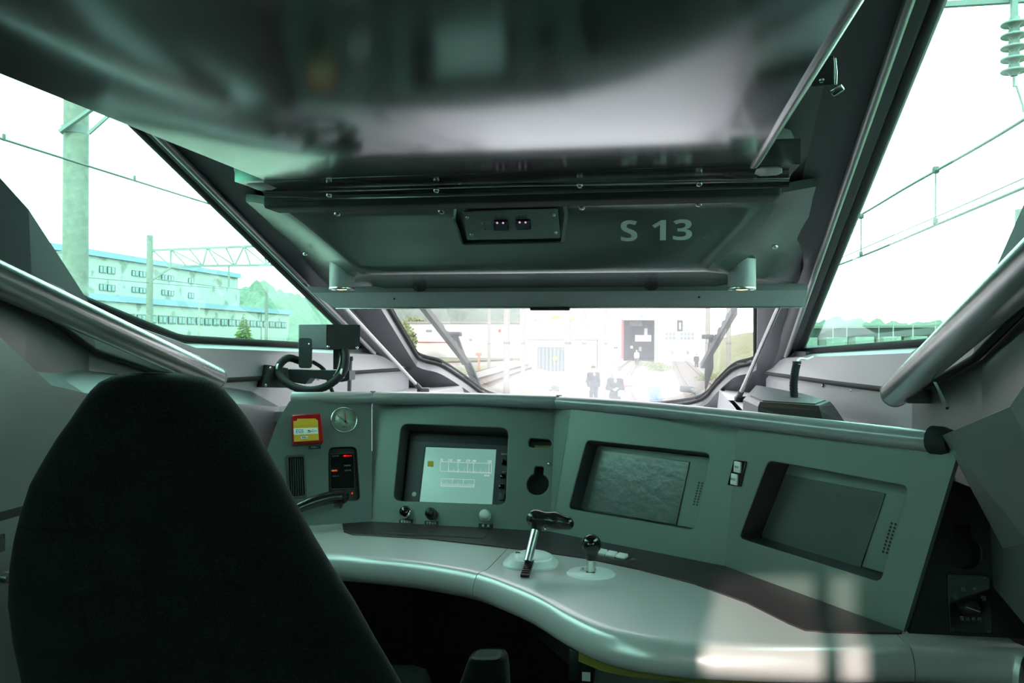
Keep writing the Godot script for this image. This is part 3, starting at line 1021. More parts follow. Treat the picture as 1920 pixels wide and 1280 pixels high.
func round_loop(pts: Array, r: float) -> Array:
	var out := []
	var k := pts.size()
	for i in k:
		var a: Vector3 = pts[(i + k - 1) % k] - pts[i]
		var b: Vector3 = pts[(i + 1) % k] - pts[i]
		var q := minf(r, minf(a.length(), b.length()) * 0.45)
		var p0: Vector3 = pts[i] + a.normalized() * q
		var p1: Vector3 = pts[i] + b.normalized() * q
		for j in 5:
			var t := j / 4.0
			out.append(p0.lerp(pts[i], t).lerp((pts[i] as Vector3).lerp(p1, t), t))
	out.append(out[0])
	return out

func ribbon(loop: Array, across: Vector3) -> ArrayMesh:
	var mb := MB.new()
	var c := Vector3.ZERO
	for p in loop: c += p / loop.size()
	for i in loop.size() - 1:
		mb.quad(loop[i], loop[i + 1], loop[i + 1] + across, loop[i] + across, c - loop[i])
	return mb.done()

# ---------- the desk
const DESK := -0.5
const RAIL := -0.165

func front_edge() -> Array:
	var pts := [V(-1.125, DESK, 1.75), V(-1.0, DESK, 1.79)]
	for p in [[600, 1036], [700, 1043], [800, 1053], [902, 1071], [960, 1090], [1020, 1115], [1080, 1148], [1140, 1174], [1210, 1190], [1300, 1200], [1400, 1205], [1500, 1207], [1600, 1207], [1700, 1206], [1800, 1209], [1890, 1215]]:
		pts.append(at_y(p[0], p[1], DESK))
	pts.append(V(0.592, DESK, 1.466))
	return pts

func back_edge() -> Array:
	return [V(-1.125, DESK, 2.02), at_y(585, 985, DESK), at_y(697, 977, DESK), at_y(1032, 996, DESK), at_y(1359, 1061, DESK), at_y(1694, 1184, DESK), at_y(1890, 1195, DESK), V(0.592, DESK, 1.535)]

# nearest point of the back edge, pushed a little under the panels
func back_of(p: Vector3, edge: Array, t: float) -> Vector3:
	var total := 0.0
	var acc := [0.0]
	for i in edge.size() - 1:
		total += edge[i].distance_to(edge[i + 1])
		acc.append(total)
	for i in edge.size() - 1:
		if t * total <= acc[i + 1] + 1e-6:
			return edge[i].lerp(edge[i + 1], (t * total - acc[i]) / (acc[i + 1] - acc[i]))
	return edge[-1]

func build_console() -> void:
	# worktop in three lengths with hairline joints
	var fe := curve(front_edge(), 6)
	var be := back_edge()
	var total := 0.0
	for i in fe.size() - 1: total += fe[i].distance_to(fe[i + 1])
	var run := 0.0
	var secs := []
	for i in fe.size():
		if i: run += fe[i].distance_to(fe[i - 1])
		var tan: Vector3 = (fe[mini(i + 1, fe.size() - 1)] - fe[maxi(i - 1, 0)]).normalized()
		var o := Vector3(-tan.z, 0, tan.x)
		if o.z < 0: o = -o
		var b := back_of(fe[i], be, run / total)
		b += (b - fe[i]).normalized() * 0.03
		var ring := [b + Vector3(0, -0.05, 0), b, fe[i].lerp(b, 0.9), fe[i].lerp(b, 0.5), fe[i] - o * 0.02, fe[i] - o * 0.006]
		for q in [[-0.001, 0.0001], [0.009, 0.0014], [0.013, 0.0032], [0.0165, 0.0062], [0.021, 0.0128], [0.0255, 0.0218], [0.0285, 0.032], [0.029, 0.042], [0.0265, 0.052], [0.018, 0.058], [-0.02, 0.059]]:
			ring.append(fe[i] + o * q[0] + Vector3(0, -q[1], 0))
		secs.append(ring)
	var desk := thing("control_desk", "long curved light grey driving desk with a rounded front edge", "desk")
	var cut := [0, 0, 0, secs.size() - 1]
	var j1 := at_y(902, 1071, DESK)
	var j2 := at_y(1705, 1206, DESK)
	for i in fe.size():
		if fe[i].distance_to(j1) < fe[cut[1]].distance_to(j1): cut[1] = i
		if fe[i].distance_to(j2) < fe[cut[2]].distance_to(j2): cut[2] = i
	for k in 3:
		var some := []
		for i in range(cut[k], cut[k + 1] + 1):
			var ring: Array = secs[i].duplicate()
			if i == cut[k] and k > 0:
				var dir: Vector3 = (fe[i + 1] - fe[i]).normalized()
				for q in ring.size(): ring[q] += dir * 0.0016
			some.append(ring)
		part("worktop", loft(some), M.desk_paint, desk)
	# what carries the desk
	part("pedestal", loft([[V(-0.30, -0.56, 1.80), V(-0.05, -0.56, 1.55), V(0.3, -0.56, 1.52), V(0.5, -0.56, 1.6), V(0.2, -0.56, 2.0)], [V(-0.29, -0.62, 1.80), V(-0.05, -0.62, 1.55), V(0.3, -0.62, 1.52), V(0.5, -0.62, 1.6), V(0.2, -0.62, 2.0)], [V(-0.14, -0.72, 1.75), V(-0.02, -0.72, 1.56), V(0.3, -0.72, 1.53), V(0.5, -0.72, 1.6), V(0.2, -0.72, 2.0)], [V(-0.1, -EYE, 1.75), V(0.0, -EYE, 1.56), V(0.3, -EYE, 1.53), V(0.5, -EYE, 1.6), V(0.2, -EYE, 2.0)]]), M.paint, desk)
	part("leg_panel", box(V(-1.125, -EYE, 1.95), V(-1.06, -0.555, 1.78)), M.paint, desk)
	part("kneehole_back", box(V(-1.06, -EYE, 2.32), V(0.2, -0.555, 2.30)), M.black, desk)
	# yellow tape stuck under the edge
	var tape := []
	var tape2 := []
	for p in [[1085, 1222], [1130, 1240], [1180, 1250], [1260, 1258], [1380, 1265], [1500, 1269], [1600, 1273]]:
		var q := at_y(p[0], p[1], DESK - 0.056)
		tape.append(q)
		tape2.append(q + Vector3(0, -0.016, 0.002))
	part("warning_tape", sheet([tape, tape2], Vector3(0, 0, -0.002)), M.tape_yellow, desk)
	# black inlay along the back of the worktop
	var strip := PackedVector2Array()
	for p in [[642, 983], [697, 979], [1032, 998], [1359, 1063], [1692, 1185], [1690, 1189], [1600, 1188], [1545, 1186], [1510, 1183], [1480, 1171], [1400, 1131], [1300, 1095], [1200, 1069], [1100, 1048], [1000, 1034], [900, 1022], [800, 1011], [700, 1005], [660, 1003], [645, 998]]:
		var q := at_y(p[0], p[1], DESK)
		strip.append(Vector2(q.x, -q.z))
	var up := Transform3D(Basis(Vector3.RIGHT, Vector3.FORWARD, Vector3.UP), Vector3(0, EYE + DESK, 0))
	part("inlay", prism(strip, -0.001, 0.003, 0.0008), M.strip_black, desk, up)
	var lid := PackedVector2Array()
	for p in [[742, 985], [922, 994], [908, 1012], [724, 1001]]:
		var q := at_y(p[0], p[1], DESK)
		lid.append(Vector2(q.x, -q.z))
	part("hatch_lid", prism(inset(lid, 0.0), 0.002, 0.0042, 0.0008), M.strip_black, desk, up)
	var notch := at_y(813, 1000, DESK)
	part("finger_notch", prism(disc2(notch.x, -notch.z, 0.009, 16, 0.003), 0.003, 0.0046), M.black, desk, up)
	# holder plate below the desk
	var hp := Transform3D(Basis(), at_w(1098, 1250, 1.50))
	var hold := thing("key_box", "black box with a clear card holder under the desk edge", "box", hp)
	part("body", rbox(Vector3(0.045, 0.06, 0.03), 0.004), M.black, hold, Transform3D(Basis(), Vector3(-0.008, 0.0, -0.016)))
	part("card_holder", rbox(Vector3(0.024, 0.05, 0.004), 0.001), M.gloss_black, hold, Transform3D(Basis(), Vector3(0.002, -0.004, 0.001)))
	part("card", box(Vector3(-0.006, -0.024, 0.003), Vector3(0.009, -0.008, 0.004)), M.print_white, hold)
	for x in [-0.004, 0.008]: part("screw", screw_mesh(0.0028), M.steel, hold, Transform3D(Basis(), Vector3(x, 0.014, 0.003)))
	build_rail()
	build_panels()
	build_levers(up)

func build_rail() -> void:
	var rail := thing("desk_rail", "grey rounded rail along the top of the instrument panels", "rail")
	var a := [at_y(548, 745, RAIL), at_y(620, 745, RAIL), at_y(697, 744, RAIL)]
	var b := [at_y(702, 744, RAIL), at_y(860, 746, RAIL), at_y(1030, 751, RAIL), at_y(1046, 752, RAIL)]
	var c := [at_y(1051, 752, RAIL), at_y(1090, 755, RAIL), at_y(1220, 765, RAIL), at_y(1400, 784, RAIL), at_y(1580, 805, RAIL), at_y(1748, 824, RAIL)]
	for q in [a, b, c]:
		var path := curve(q, 5)
		var rings := []
		for i in path.size():
			var t: Vector3 = (path[mini(i + 1, path.size() - 1)] - path[maxi(i - 1, 0)]).normalized()
			var o := Vector3(-t.z, 0, t.x)
			if o.z < 0: o = -o
			var ring := []
			for k in 16:
				var an := TAU * k / 16
				ring.append(path[i] + o * cos(an) * 0.024 + Vector3.UP * sin(an) * (0.016 if sin(an) > 0 else 0.022))
			rings.append(ring)
		part("rail_length", loft(rings), M.rail_paint, rail)
	var e: Vector3 = c[-1]
	var d: Vector3 = (c[-1] - c[-2]).normalized()
	part("end_cap", tube([e, e + d * 0.02, e + d * 0.035], [0.0245, 0.0245, 0.02], 14), M.rubber, rail)
	var g1: Vector3 = (a[-1] + b[0]) / 2
	part("joint_sleeve", tube([g1 - (b[0] - a[-1]), g1 + (b[0] - a[-1])], 0.018, 14), M.dark_grey, rail)
	var g2: Vector3 = (b[-1] + c[0]) / 2
	part("joint_sleeve", tube([g2 - (c[0] - b[-1]), g2 + (c[0] - b[-1])], 0.018, 14), M.dark_grey, rail)

func framed(called: String, label: String, f: Transform3D) -> Node3D:
	return thing("instrument_panel", label, "instrument panel", f)

func at_loc(p: Vector2, z := 0.0) -> Transform3D:
	return Transform3D(Basis(), Vector3(p.x, p.y, z))

# a display sunk behind a panel: the walls of the recess and its floor, which carries what lies on it
func recess(n: Node3D, hole: PackedVector2Array, deep: float, wall: Material, floor_m: Material, slope: float, called: String) -> MeshInstance3D:
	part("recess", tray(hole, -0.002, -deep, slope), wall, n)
	return part(called, prism(inset(ccw(hole), slope + 0.001), -deep - 0.004, -deep + 0.004, 0.001), floor_m, n)

func build_panels() -> void:
	var fa := face_frame(at_y(585, 985, DESK), at_y(697, 977, DESK), at_y(697, 744, RAIL))
	var fb := face_frame(at_y(697, 977, DESK), at_y(1031, 996, DESK), at_y(870, 746, RAIL))
	var fc := face_frame(at_y(1033, 996, DESK), at_y(1359, 1061, DESK), at_y(1220, 764, RAIL))
	var fd := face_frame(at_y(1359, 1061, DESK), at_y(1694, 1184, DESK), at_y(1580, 804, RAIL))
	var fe := face_frame(at_y(1704, 1187, DESK), at_y(1920, 1197, DESK), V(0.43, -0.2, 1.60))
	panel_gauge(fa)
	panel_speed(fb)
	panel_blank(fc, fd)
	panel_side(fe)
	# facet between the speed display's panel and the next
	var bt := fb * v3(loc(1041, 752, fb), 0)
	var bb := fb * v3(loc(1031, 996, fb), 0)
	var ct := fc * v3(loc(1073, 756, fc), 0)
	var cb := fc * v3(loc(1036, 997, fc), 0)
	solo("corner_facet", slab([bt, bb, cb, ct], Vector3(0, 0, -0.012)), M.panel_paint, "narrow tapering facet between two instrument panels", "panel")

func panel_gauge(f: Transform3D) -> void:
	var n := framed("gauge_panel", "end instrument panel holding the dial, red cover, air vent and alarm display", f)
	var hole := rounded(locs([[616, 839], [668, 837], [675, 938], [617, 938]], f), 0.016)
	var vent := rounded(locs([[541, 858], [568, 857], [571, 929], [543, 931]], f), 0.004)
	part("plate", plate(locs([[480, 992], [697, 977], [697, 752], [543, 752], [520, 790], [488, 880]], f), [hole, vent], 0.012), M.shaded_panel_paint, n)
	# alarm display
	var d := thing("alarm_display", "small black alarm display with red and amber lettering in the end panel", "display", f)
	part("recess", tray(hole, 0.0, -0.014, 0.001), M.black, d)
	var s := rounded(locs([[619, 849], [664, 847], [667, 914], [621, 915]], f), 0.002)
	part("screen", prism(s, -0.014, -0.010, 0.0005), M.gloss_black, d)
	var edge := MB.new()
	var e2 := inset(ccw(s), 0.0006)
	for i in e2.size():
		bar(v3(e2[i], -0.0095), v3(e2[(i + 1) % e2.size()], -0.0095), 0.0006, 0.0006, edge, Vector3.BACK)
	part("screen_outline", edge.done(), M.print_dim, d)
	var z := -0.0095
	pen("停車リセット", 0.0052, M.red_led, "warning_text", d, at_loc(loc(653, 852.5, f), z), 0.78, 0.13)
	pen("機器開放", 0.0048, M.amber_led, "status_text", d, at_loc(loc(628, 880.5, f), z), 0.85, 0.12)
	pen("停電停車", 0.0045, M.print_dim, "unlit_text", d, at_loc(loc(652, 871, f), z))
	pen("送風停車", 0.0045, M.print_dim, "unlit_text", d, at_loc(loc(653, 880, f), z))
	pen("切弱中強", 0.0045, M.print_dim, "unlit_text", d, at_loc(loc(630, 891, f), z))
	pen("緊急停車", 0.0045, M.print_dim, "unlit_text", d, at_loc(loc(630, 853, f), z))
	letters("4", 0.006, M.red_led, "digit", d, at_loc(loc(661, 923, f), z), 1.1, "Droid Sans", true)
	letters("3", 0.006, M.red_led, "digit", d, at_loc(loc(650, 923, f), z), 1.1, "Droid Sans", true)
	# air vent
	var v := thing("air_vent", "narrow upright black air vent with slats in the end panel", "vent", f)
	var rim := rounded(locs([[536, 854], [571, 852], [575, 934], [538, 936]], f), 0.005)
	part("frame", plate(rim, [vent], 0.004), M.dark_grey, v, Transform3D(Basis(), Vector3(0, 0, 0.004)))
	part("duct", tray(vent, 0.0, -0.02), M.black, v)
	for k in 6:
		var t := (k + 0.5) / 6.0
		var a := loc(lerpf(542.5, 567.5, t), 859, f)
		var b := loc(lerpf(544.5, 570, t), 929, f)
		part("slat", bar(v3(a, -0.001), v3(b, -0.001), 0.0016, 0.01, null, Vector3.BACK), M.dark_grey, v)
	# round dial
	var gc := loc(645, 787, f)
	var g := thing("pressure_gauge", "round dial gauge with a pale face and dark hands", "gauge", shift(f, gc))
	part("rim", lathe([[0.0345, 0.002], [0.0365, 0.006], [0.0385, 0.004], [0.0385, -0.001]], 32), M.steel, g)
	part("face", lathe([[0.0, 0.0025], [0.035, 0.0025], [0.035, 0.0]], 32), M.dial_face, g)
	var ticks := MB.new()
	for k in 25:
		var an := deg_to_rad(235.0 - 290.0 * k / 24.0)
		var dd := Vector3(cos(an), sin(an), 0)
		bar(dd * (0.027 if k % 4 else 0.024) + Vector3(0, 0, 0.003), dd * 0.031 + Vector3(0, 0, 0.003), 0.0006, 0.0004, ticks, Vector3.BACK)
	part("scale", ticks.done(), M.black, g)
	for q in [[-0.018, 0.012, M.cloth_grey], [0.003, 0.022, M.cloth_red]]:
		var tip := Vector3(q[0], q[1], 0.004)
		var tail := Vector3(0.004, -0.006, 0.004)
		part("hand", bar(tail - (tip - tail).normalized() * 0.008, tip, 0.0018, 0.0008, null, Vector3.BACK), q[2], g)
	part("hub", lathe([[0.0, 0.0062], [0.003, 0.0055], [0.0035, 0.003]], 14), M.black, g, at_loc(Vector2(0.003, -0.005)))
	letters("MPa", 0.004, M.black, "unit", g, at_loc(Vector2(0, -0.021), 0.0026))
	# red and yellow cover box
	var c := locs([[546, 783], [600, 780], [605, 833], [548, 837]], f)
	var r := thing("switch_cover", "red box cover with yellow stickers and a white label", "cover", f)
	part("body", prism(rounded(c, 0.004), 0.0, 0.028, 0.003), M.red, r)
	var fz := shift(f, Vector2.ZERO, 0.028)
	part("sticker", prism(locs([[550, 789], [596, 787], [598, 825], [551, 828]], fz), 0.0279, 0.0284), M.yellow, r)
	part("sticker", prism(locs([[557, 785], [592, 784.5], [595, 789], [595, 797], [556, 799]], fz), 0.0283, 0.0289), M.yellow, r)
	part("paper_label", prism(locs([[550.5, 803], [595.5, 801.5], [596.5, 813], [551, 815]], fz), 0.0284, 0.029), M.white, r)
	letters("EGS", 0.0098, M.black, "lettering", r, at_loc(loc(561.8, 808.5, fz), 0.029), 0.85)
	pen("カバー", 0.0088, M.black, "lettering", r, at_loc(loc(585, 808, fz), 0.0293), 1.0, 0.11)
	part("paper_label", prism(locs([[564, 818], [577, 817], [577.5, 821.5], [564, 822.5]], fz), 0.0284, 0.029), M.white, r)
	pen("緊急入", 0.0042, M.black, "lettering", r, at_loc(loc(571, 819.8, fz), 0.0292), 1.1, 0.14)
	var lp := thing("label_plate", "small black label below the red cover box", "label", f)
	part("plate", prism(rounded(locs([[578, 836], [601, 835], [601.5, 841], [578.5, 842]], f), 0.001), 0.0, 0.002), M.black, lp)
	pen("緊急投入", 0.0046, M.print_white, "lettering", lp, at_loc(loc(590, 838.6, f), 0.0022))

func push_button(f: Transform3D, px: float, py: float, r: float, body: Material, cap: Material, label: String) -> Node3D:
	var b := thing("push_button", label, "button", shift(f, loc(px, py, f)), "push buttons below the speed display")
	part("collar", lathe([[r * 0.85, 0.016], [r, 0.015], [r * 1.1, 0.003], [r * 1.1, 0.0]], 24), body, b)
	part("cap", lathe([[0.0, 0.024], [r * 0.72, 0.024], [r * 0.82, 0.022], [r * 0.82, 0.008]], 24), cap, b)
	return b

func panel_speed(f: Transform3D) -> void:
	var n := framed("speed_panel", "instrument panel with the lit speed display in a deep recess", f)
	var hole := rounded(locs([[752, 794], [953, 802], [948, 946], [737, 938]], f), 0.022)
	var oval := rounded(locs([[990, 821], [1034, 823], [1034, 839], [990, 838]], f), 0.012)
	var kc := loc(1008, 907, f)
	var key := PackedVector2Array()
	for i in 25:
		var an := deg_to_rad(115.0 + 310.0 * i / 24.0)
		key.append(kc + Vector2.from_angle(an) * 0.0305)
	key.append_array(PackedVector2Array([kc + Vector2(0.0129, 0.046), kc + Vector2(0.009, 0.05), kc + Vector2(-0.009, 0.05), kc + Vector2(-0.0129, 0.046)]))
	part("plate", plate(locs([[698, 977], [1031, 996], [1041, 757], [698, 751]], f), [hole, oval, key], 0.010), M.panel_paint, n)
	part("key_well", tray(key, -0.009, -0.03), M.black, n)
	part("counter_well", tray(oval, -0.009, -0.018), M.black, n)
	part("counter_card", prism(locs([[1001, 831], [1033, 832], [1033, 838], [1001, 837]], f), -0.0175, -0.015), M.tape_yellow, n)
	letters("MILT", 0.006, M.black, "lettering", n, at_loc(loc(1016, 834.5, shift(f, Vector2.ZERO, -0.015)), -0.0148))
	part("lock", lathe([[0.0, 0.006], [0.0035, 0.006], [0.005, 0.003], [0.005, 0.0]], 16), M.steel, n, at_loc(loc(1030, 870, f)))
	var d := recess(n, hole, 0.058, M.dark_grey, M.black, 0.006, "speed_display")
	var fz := shift(f, Vector2.ZERO, -0.054)
	var z := -0.054
	part("inner_bezel", plate(locs([[771, 828], [962, 837], [955, 960], [757, 950]], fz), [locs([[799, 838], [931, 843], [923, 948], [787, 941]], fz)], 0.006), M.dark_grey, d, Transform3D(Basis(), Vector3(0, 0, z + 0.006)))
	var scr := locs([[799, 838], [931, 843], [923, 948], [787, 941]], fz)
	part("screen", prism(scr, z - 0.002, z + 0.002), M.screen_glow, d)
	var zt := z + 0.0022
	var ft := shift(f, Vector2.ZERO, zt)
	var lines := MB.new()
	var seg := func(x0: float, y0: float, x1: float, y1: float, t := 0.0007) -> void:
		bar(v3(loc(x0, y0, ft), zt), v3(loc(x1, y1, ft), zt), t, 0.0004, lines, Vector3.BACK)
	seg.call(826, 865.2, 922, 868.6); seg.call(826, 883, 921, 887); seg.call(922, 868.6, 921, 887)
	seg.call(826, 865.2, 825, 883)
	for q in [841, 859, 877, 888, 917]:
		seg.call(q, 866 + (q - 826) * 0.035, q - 0.6, 883.5 + (q - 826) * 0.04)
	for k in 40:
		var x := 841 + k * 2.0
		seg.call(x, (880.5 if k % 5 else 877.0) + (x - 826) * 0.04, x - 0.2, 883.5 + (x - 826) * 0.04, 0.0005)
	seg.call(827, 897, 889.5, 899); seg.call(826.5, 911, 888.5, 913); seg.call(827, 897, 826.5, 911); seg.call(889.5, 899, 888.5, 913)
	seg.call(848, 898, 848, 903); seg.call(869, 898.4, 868.5, 904)
	for k in 30:
		var x := 828 + k * 2.05
		seg.call(x, (906.0 if k % 5 else 903.0) + k * 0.05, x - 0.2, 911.2 + k * 0.06, 0.0005)
	part("scale_lines", lines.done(), M.screen_print, d)
	var marks := [["70", 828], ["110", 844], ["160", 860], ["210", 878], ["240", 889], ["320", 918]]
	for q in marks:
		letters(q[0], 0.0062, M.screen_print, "numeral", d, at_loc(loc(q[1], 862.0 + (q[1] - 828) * 0.03, ft), zt), 0.85)
	letters("km/h", 0.005, M.screen_print, "unit", d, at_loc(loc(913, 891, ft), zt), 0.9)
	part("speed_bar", prism(locs([[802, 864], [813, 864.4], [812.5, 875], [801.5, 874.6]], ft), zt - 0.0003, zt + 0.0003), M.yellow, d)
	part("indicator_lamp", lathe([[0.0, 0.0022], [0.0062, 0.0016], [0.0072, 0.0]], 20), M.ivory, d, at_loc(loc(777, 927, ft), zt + 0.004))
	letters("AFC", 0.0045, M.print_white, "lettering", d, at_loc(loc(946, 886, ft), zt + 0.006))
	letters("DAY N", 0.0038, M.print_white, "lettering", d, at_loc(loc(946, 852.5, ft), zt + 0.006))
	part("toggle", rbox(Vector3(0.008, 0.014, 0.01), 0.002), M.black, d, at_loc(loc(944, 867, ft), zt + 0.01))
	for q in [[944, 894], [941, 913]]:
		part("key", rbox(Vector3(0.014, 0.011, 0.006), 0.001), M.gloss_black, d, at_loc(loc(q[0], q[1], ft), zt + 0.006))
	part("cover_flap", rbox(Vector3(0.016, 0.02, 0.004), 0.001), M.dark_grey, d, at_loc(loc(942, 932, ft), zt + 0.006))
	push_button(f, 762, 961, 0.0158, M.chrome, M.gloss_black, "black push button in a chrome collar with a white-lettered four-character plate below")
	push_button(f, 809, 963.5, 0.0148, M.dark_grey, M.black, "black push button above the katakana label, between the other two buttons")
	push_button(f, 910.5, 967, 0.0148, M.ivory, M.white, "ivory white push button below the speed display")
	for q in [[761.5, 978, "緊急投入", "black label plate under the chrome-collared button", 1.05], [809, 980.5, "リセット", "black label plate with katakana under the middle button", 1.05], [911, 985.5, "確認", "black label plate under the ivory white button", 2.0]]:
		var lp := thing("label_plate", q[3], "label", shift(f, loc(q[0], q[1], f)))
		part("plate", prism(rrect(0, 0, 0.039, 0.0105, 0.001), 0.0, 0.0025, 0.0004), M.black, lp)
		pen(q[2], 0.0072, M.print_white, "lettering", lp, at_loc(Vector2.ZERO, 0.0028), q[4], 0.1)

func holes_mesh(a: Vector2, b: Vector2, across: Vector2, rows: int, r: float, z: float) -> ArrayMesh:
	var mb := MB.new()
	for i in rows:
		for j in 2:
			var c := a.lerp(b, float(i) / (rows - 1)) + across * j
			prism(disc2(c.x, c.y, r, 10), z - 0.0005, z + 0.0004, 0.0, mb)
	return mb.done()

func panel_blank(fc: Transform3D, fd: Transform3D) -> void:
	var data := [
		[fc, [[1036, 997], [1359, 1061], [1384, 792], [1072, 763]], [[1100, 825], [1331, 850], [1301, 993], [1066, 953]], [[1129, 844], [1294, 866], [1269, 984], [1103, 955]], [[1311, 905], [1301, 945]], "instrument panel with an unlit screen beside the speed display's panel", "switched-off screen covered by a crinkled film beside the two square white buttons and lever", 0.05],
		[fd, [[1359, 1061], [1694, 1184], [1797, 846], [1384, 792]], [[1440, 863], [1703, 912], [1650, 1091], [1385, 1008]], [[1473, 889], [1661, 925], [1612, 1073], [1427, 1014]], [[1672, 981], [1656, 1034]], "instrument panel with an unlit screen at the outer end of the desk", "switched-off screen covered by a dark film at the outer end of the desk", 0.062],
	]
	for q in data:
		var f: Transform3D = q[0]
		var n := framed("screen_panel", q[5], f)
		var hole := rounded(locs(q[2], f), 0.014)
		part("plate", plate(locs(q[1], f), [hole], 0.010), M.panel_paint, n)
		var d := recess(n, hole, q[7], M.dark_grey, M.panel_paint, 0.003, "blank_display")  # recess walls darker than the panel, shade painted into them
		d.set_meta("label", q[6])
		var z: float = -q[7] + 0.004
		var fz := shift(f, Vector2.ZERO, z)
		part("screen", prism(locs(q[3], fz), z, z + 0.003, 0.0008), M.screen_film, d)
		var a := loc(q[4][0][0], q[4][0][1], fz)
		var b := loc(q[4][1][0], q[4][1][1], fz)
		part("speaker_holes", holes_mesh(a, b, Vector2(0.0085, 0.0), 9, 0.0026, z), M.black, d)
	# two white square buttons between the screens
	var fr := locs([[1378, 862], [1401, 865], [1390, 912], [1366, 909]], fd)
	var sw := thing("square_buttons", "pair of white square buttons in a black frame between two blank screens", "buttons", fd)
	part("frame", prism(fr, 0.0, 0.004, 0.001), M.gloss_black, sw)
	var c1 := loc(1386.5, 875.5, fd)
	var c2 := loc(1380.5, 898.5, fd)
	for k in 2:
		var c: Vector2 = [c1, c2][k]
		var b := part("button", rbox(Vector3(0.021, 0.0245, 0.008), 0.0015), M.white, sw, at_loc(c, 0.004))
		letters(["TEST", "RESET"][k], 0.0034, M.print_dim, "lettering", b, at_loc(Vector2.ZERO, 0.0042))

func panel_side(f: Transform3D) -> void:
	var n := framed("side_panel", "black end panel with a key-shaped opening beside the side wall", f)
	var kc := loc(1808, 1034, f)
	var key := PackedVector2Array()
	for i in 25:
		var an := deg_to_rad(118.0 + 304.0 * i / 24.0)
		key.append(kc + Vector2.from_angle(an) * 0.028)
	key.append_array(PackedVector2Array([kc + Vector2(0.0131, 0.046), kc + Vector2(-0.0131, 0.046)]))
	part("plate", plate(locs([[1704, 1187], [1950, 1199], [1950, 1120], [1830, 830], [1800, 836]], f), [key], 0.01), M.black, n)
	part("key_well", tray(key, -0.009, -0.03), M.black, n)
	var d := thing("fan_switch", "black square rotary switch plate with faint white characters", "switch", f)
	var pl := rounded(locs([[1774, 1075], [1853, 1078], [1860, 1188], [1780, 1185]], f), 0.003)
	part("plate", prism(pl, 0.0, 0.004, 0.001), M.gloss_black, d)
	for q in [[1781, 1081], [1847, 1083], [1786, 1179], [1853, 1182]]:
		part("screw", screw_mesh(0.0042), M.dark_grey, d, at_loc(loc(q[0], q[1], f), 0.004))
	for q in [["切", 1790, 1119], ["弱", 1804, 1104], ["中", 1825, 1104], ["強", 1842, 1121]]:
		pen(q[0], 0.0085, M.print_dim, "lettering", d, at_loc(loc(q[1], q[2], f), 0.0042))
	pen("電送風機", 0.0075, M.print_dim, "lettering", d, at_loc(loc(1818, 1159, f), 0.0042), 1.25)
	var knob := part("knob", lathe([[0.0, 0.02], [0.011, 0.02], [0.0135, 0.017], [0.015, 0.004]], 24), M.black, d, at_loc(loc(1815, 1140, f), 0.0))
	part("pointer", bar(Vector3(-0.011, 0.003, 0.0205), Vector3(0.011, -0.004, 0.0205), 0.0014, 0.001, null, Vector3.BACK), M.print_white, knob)

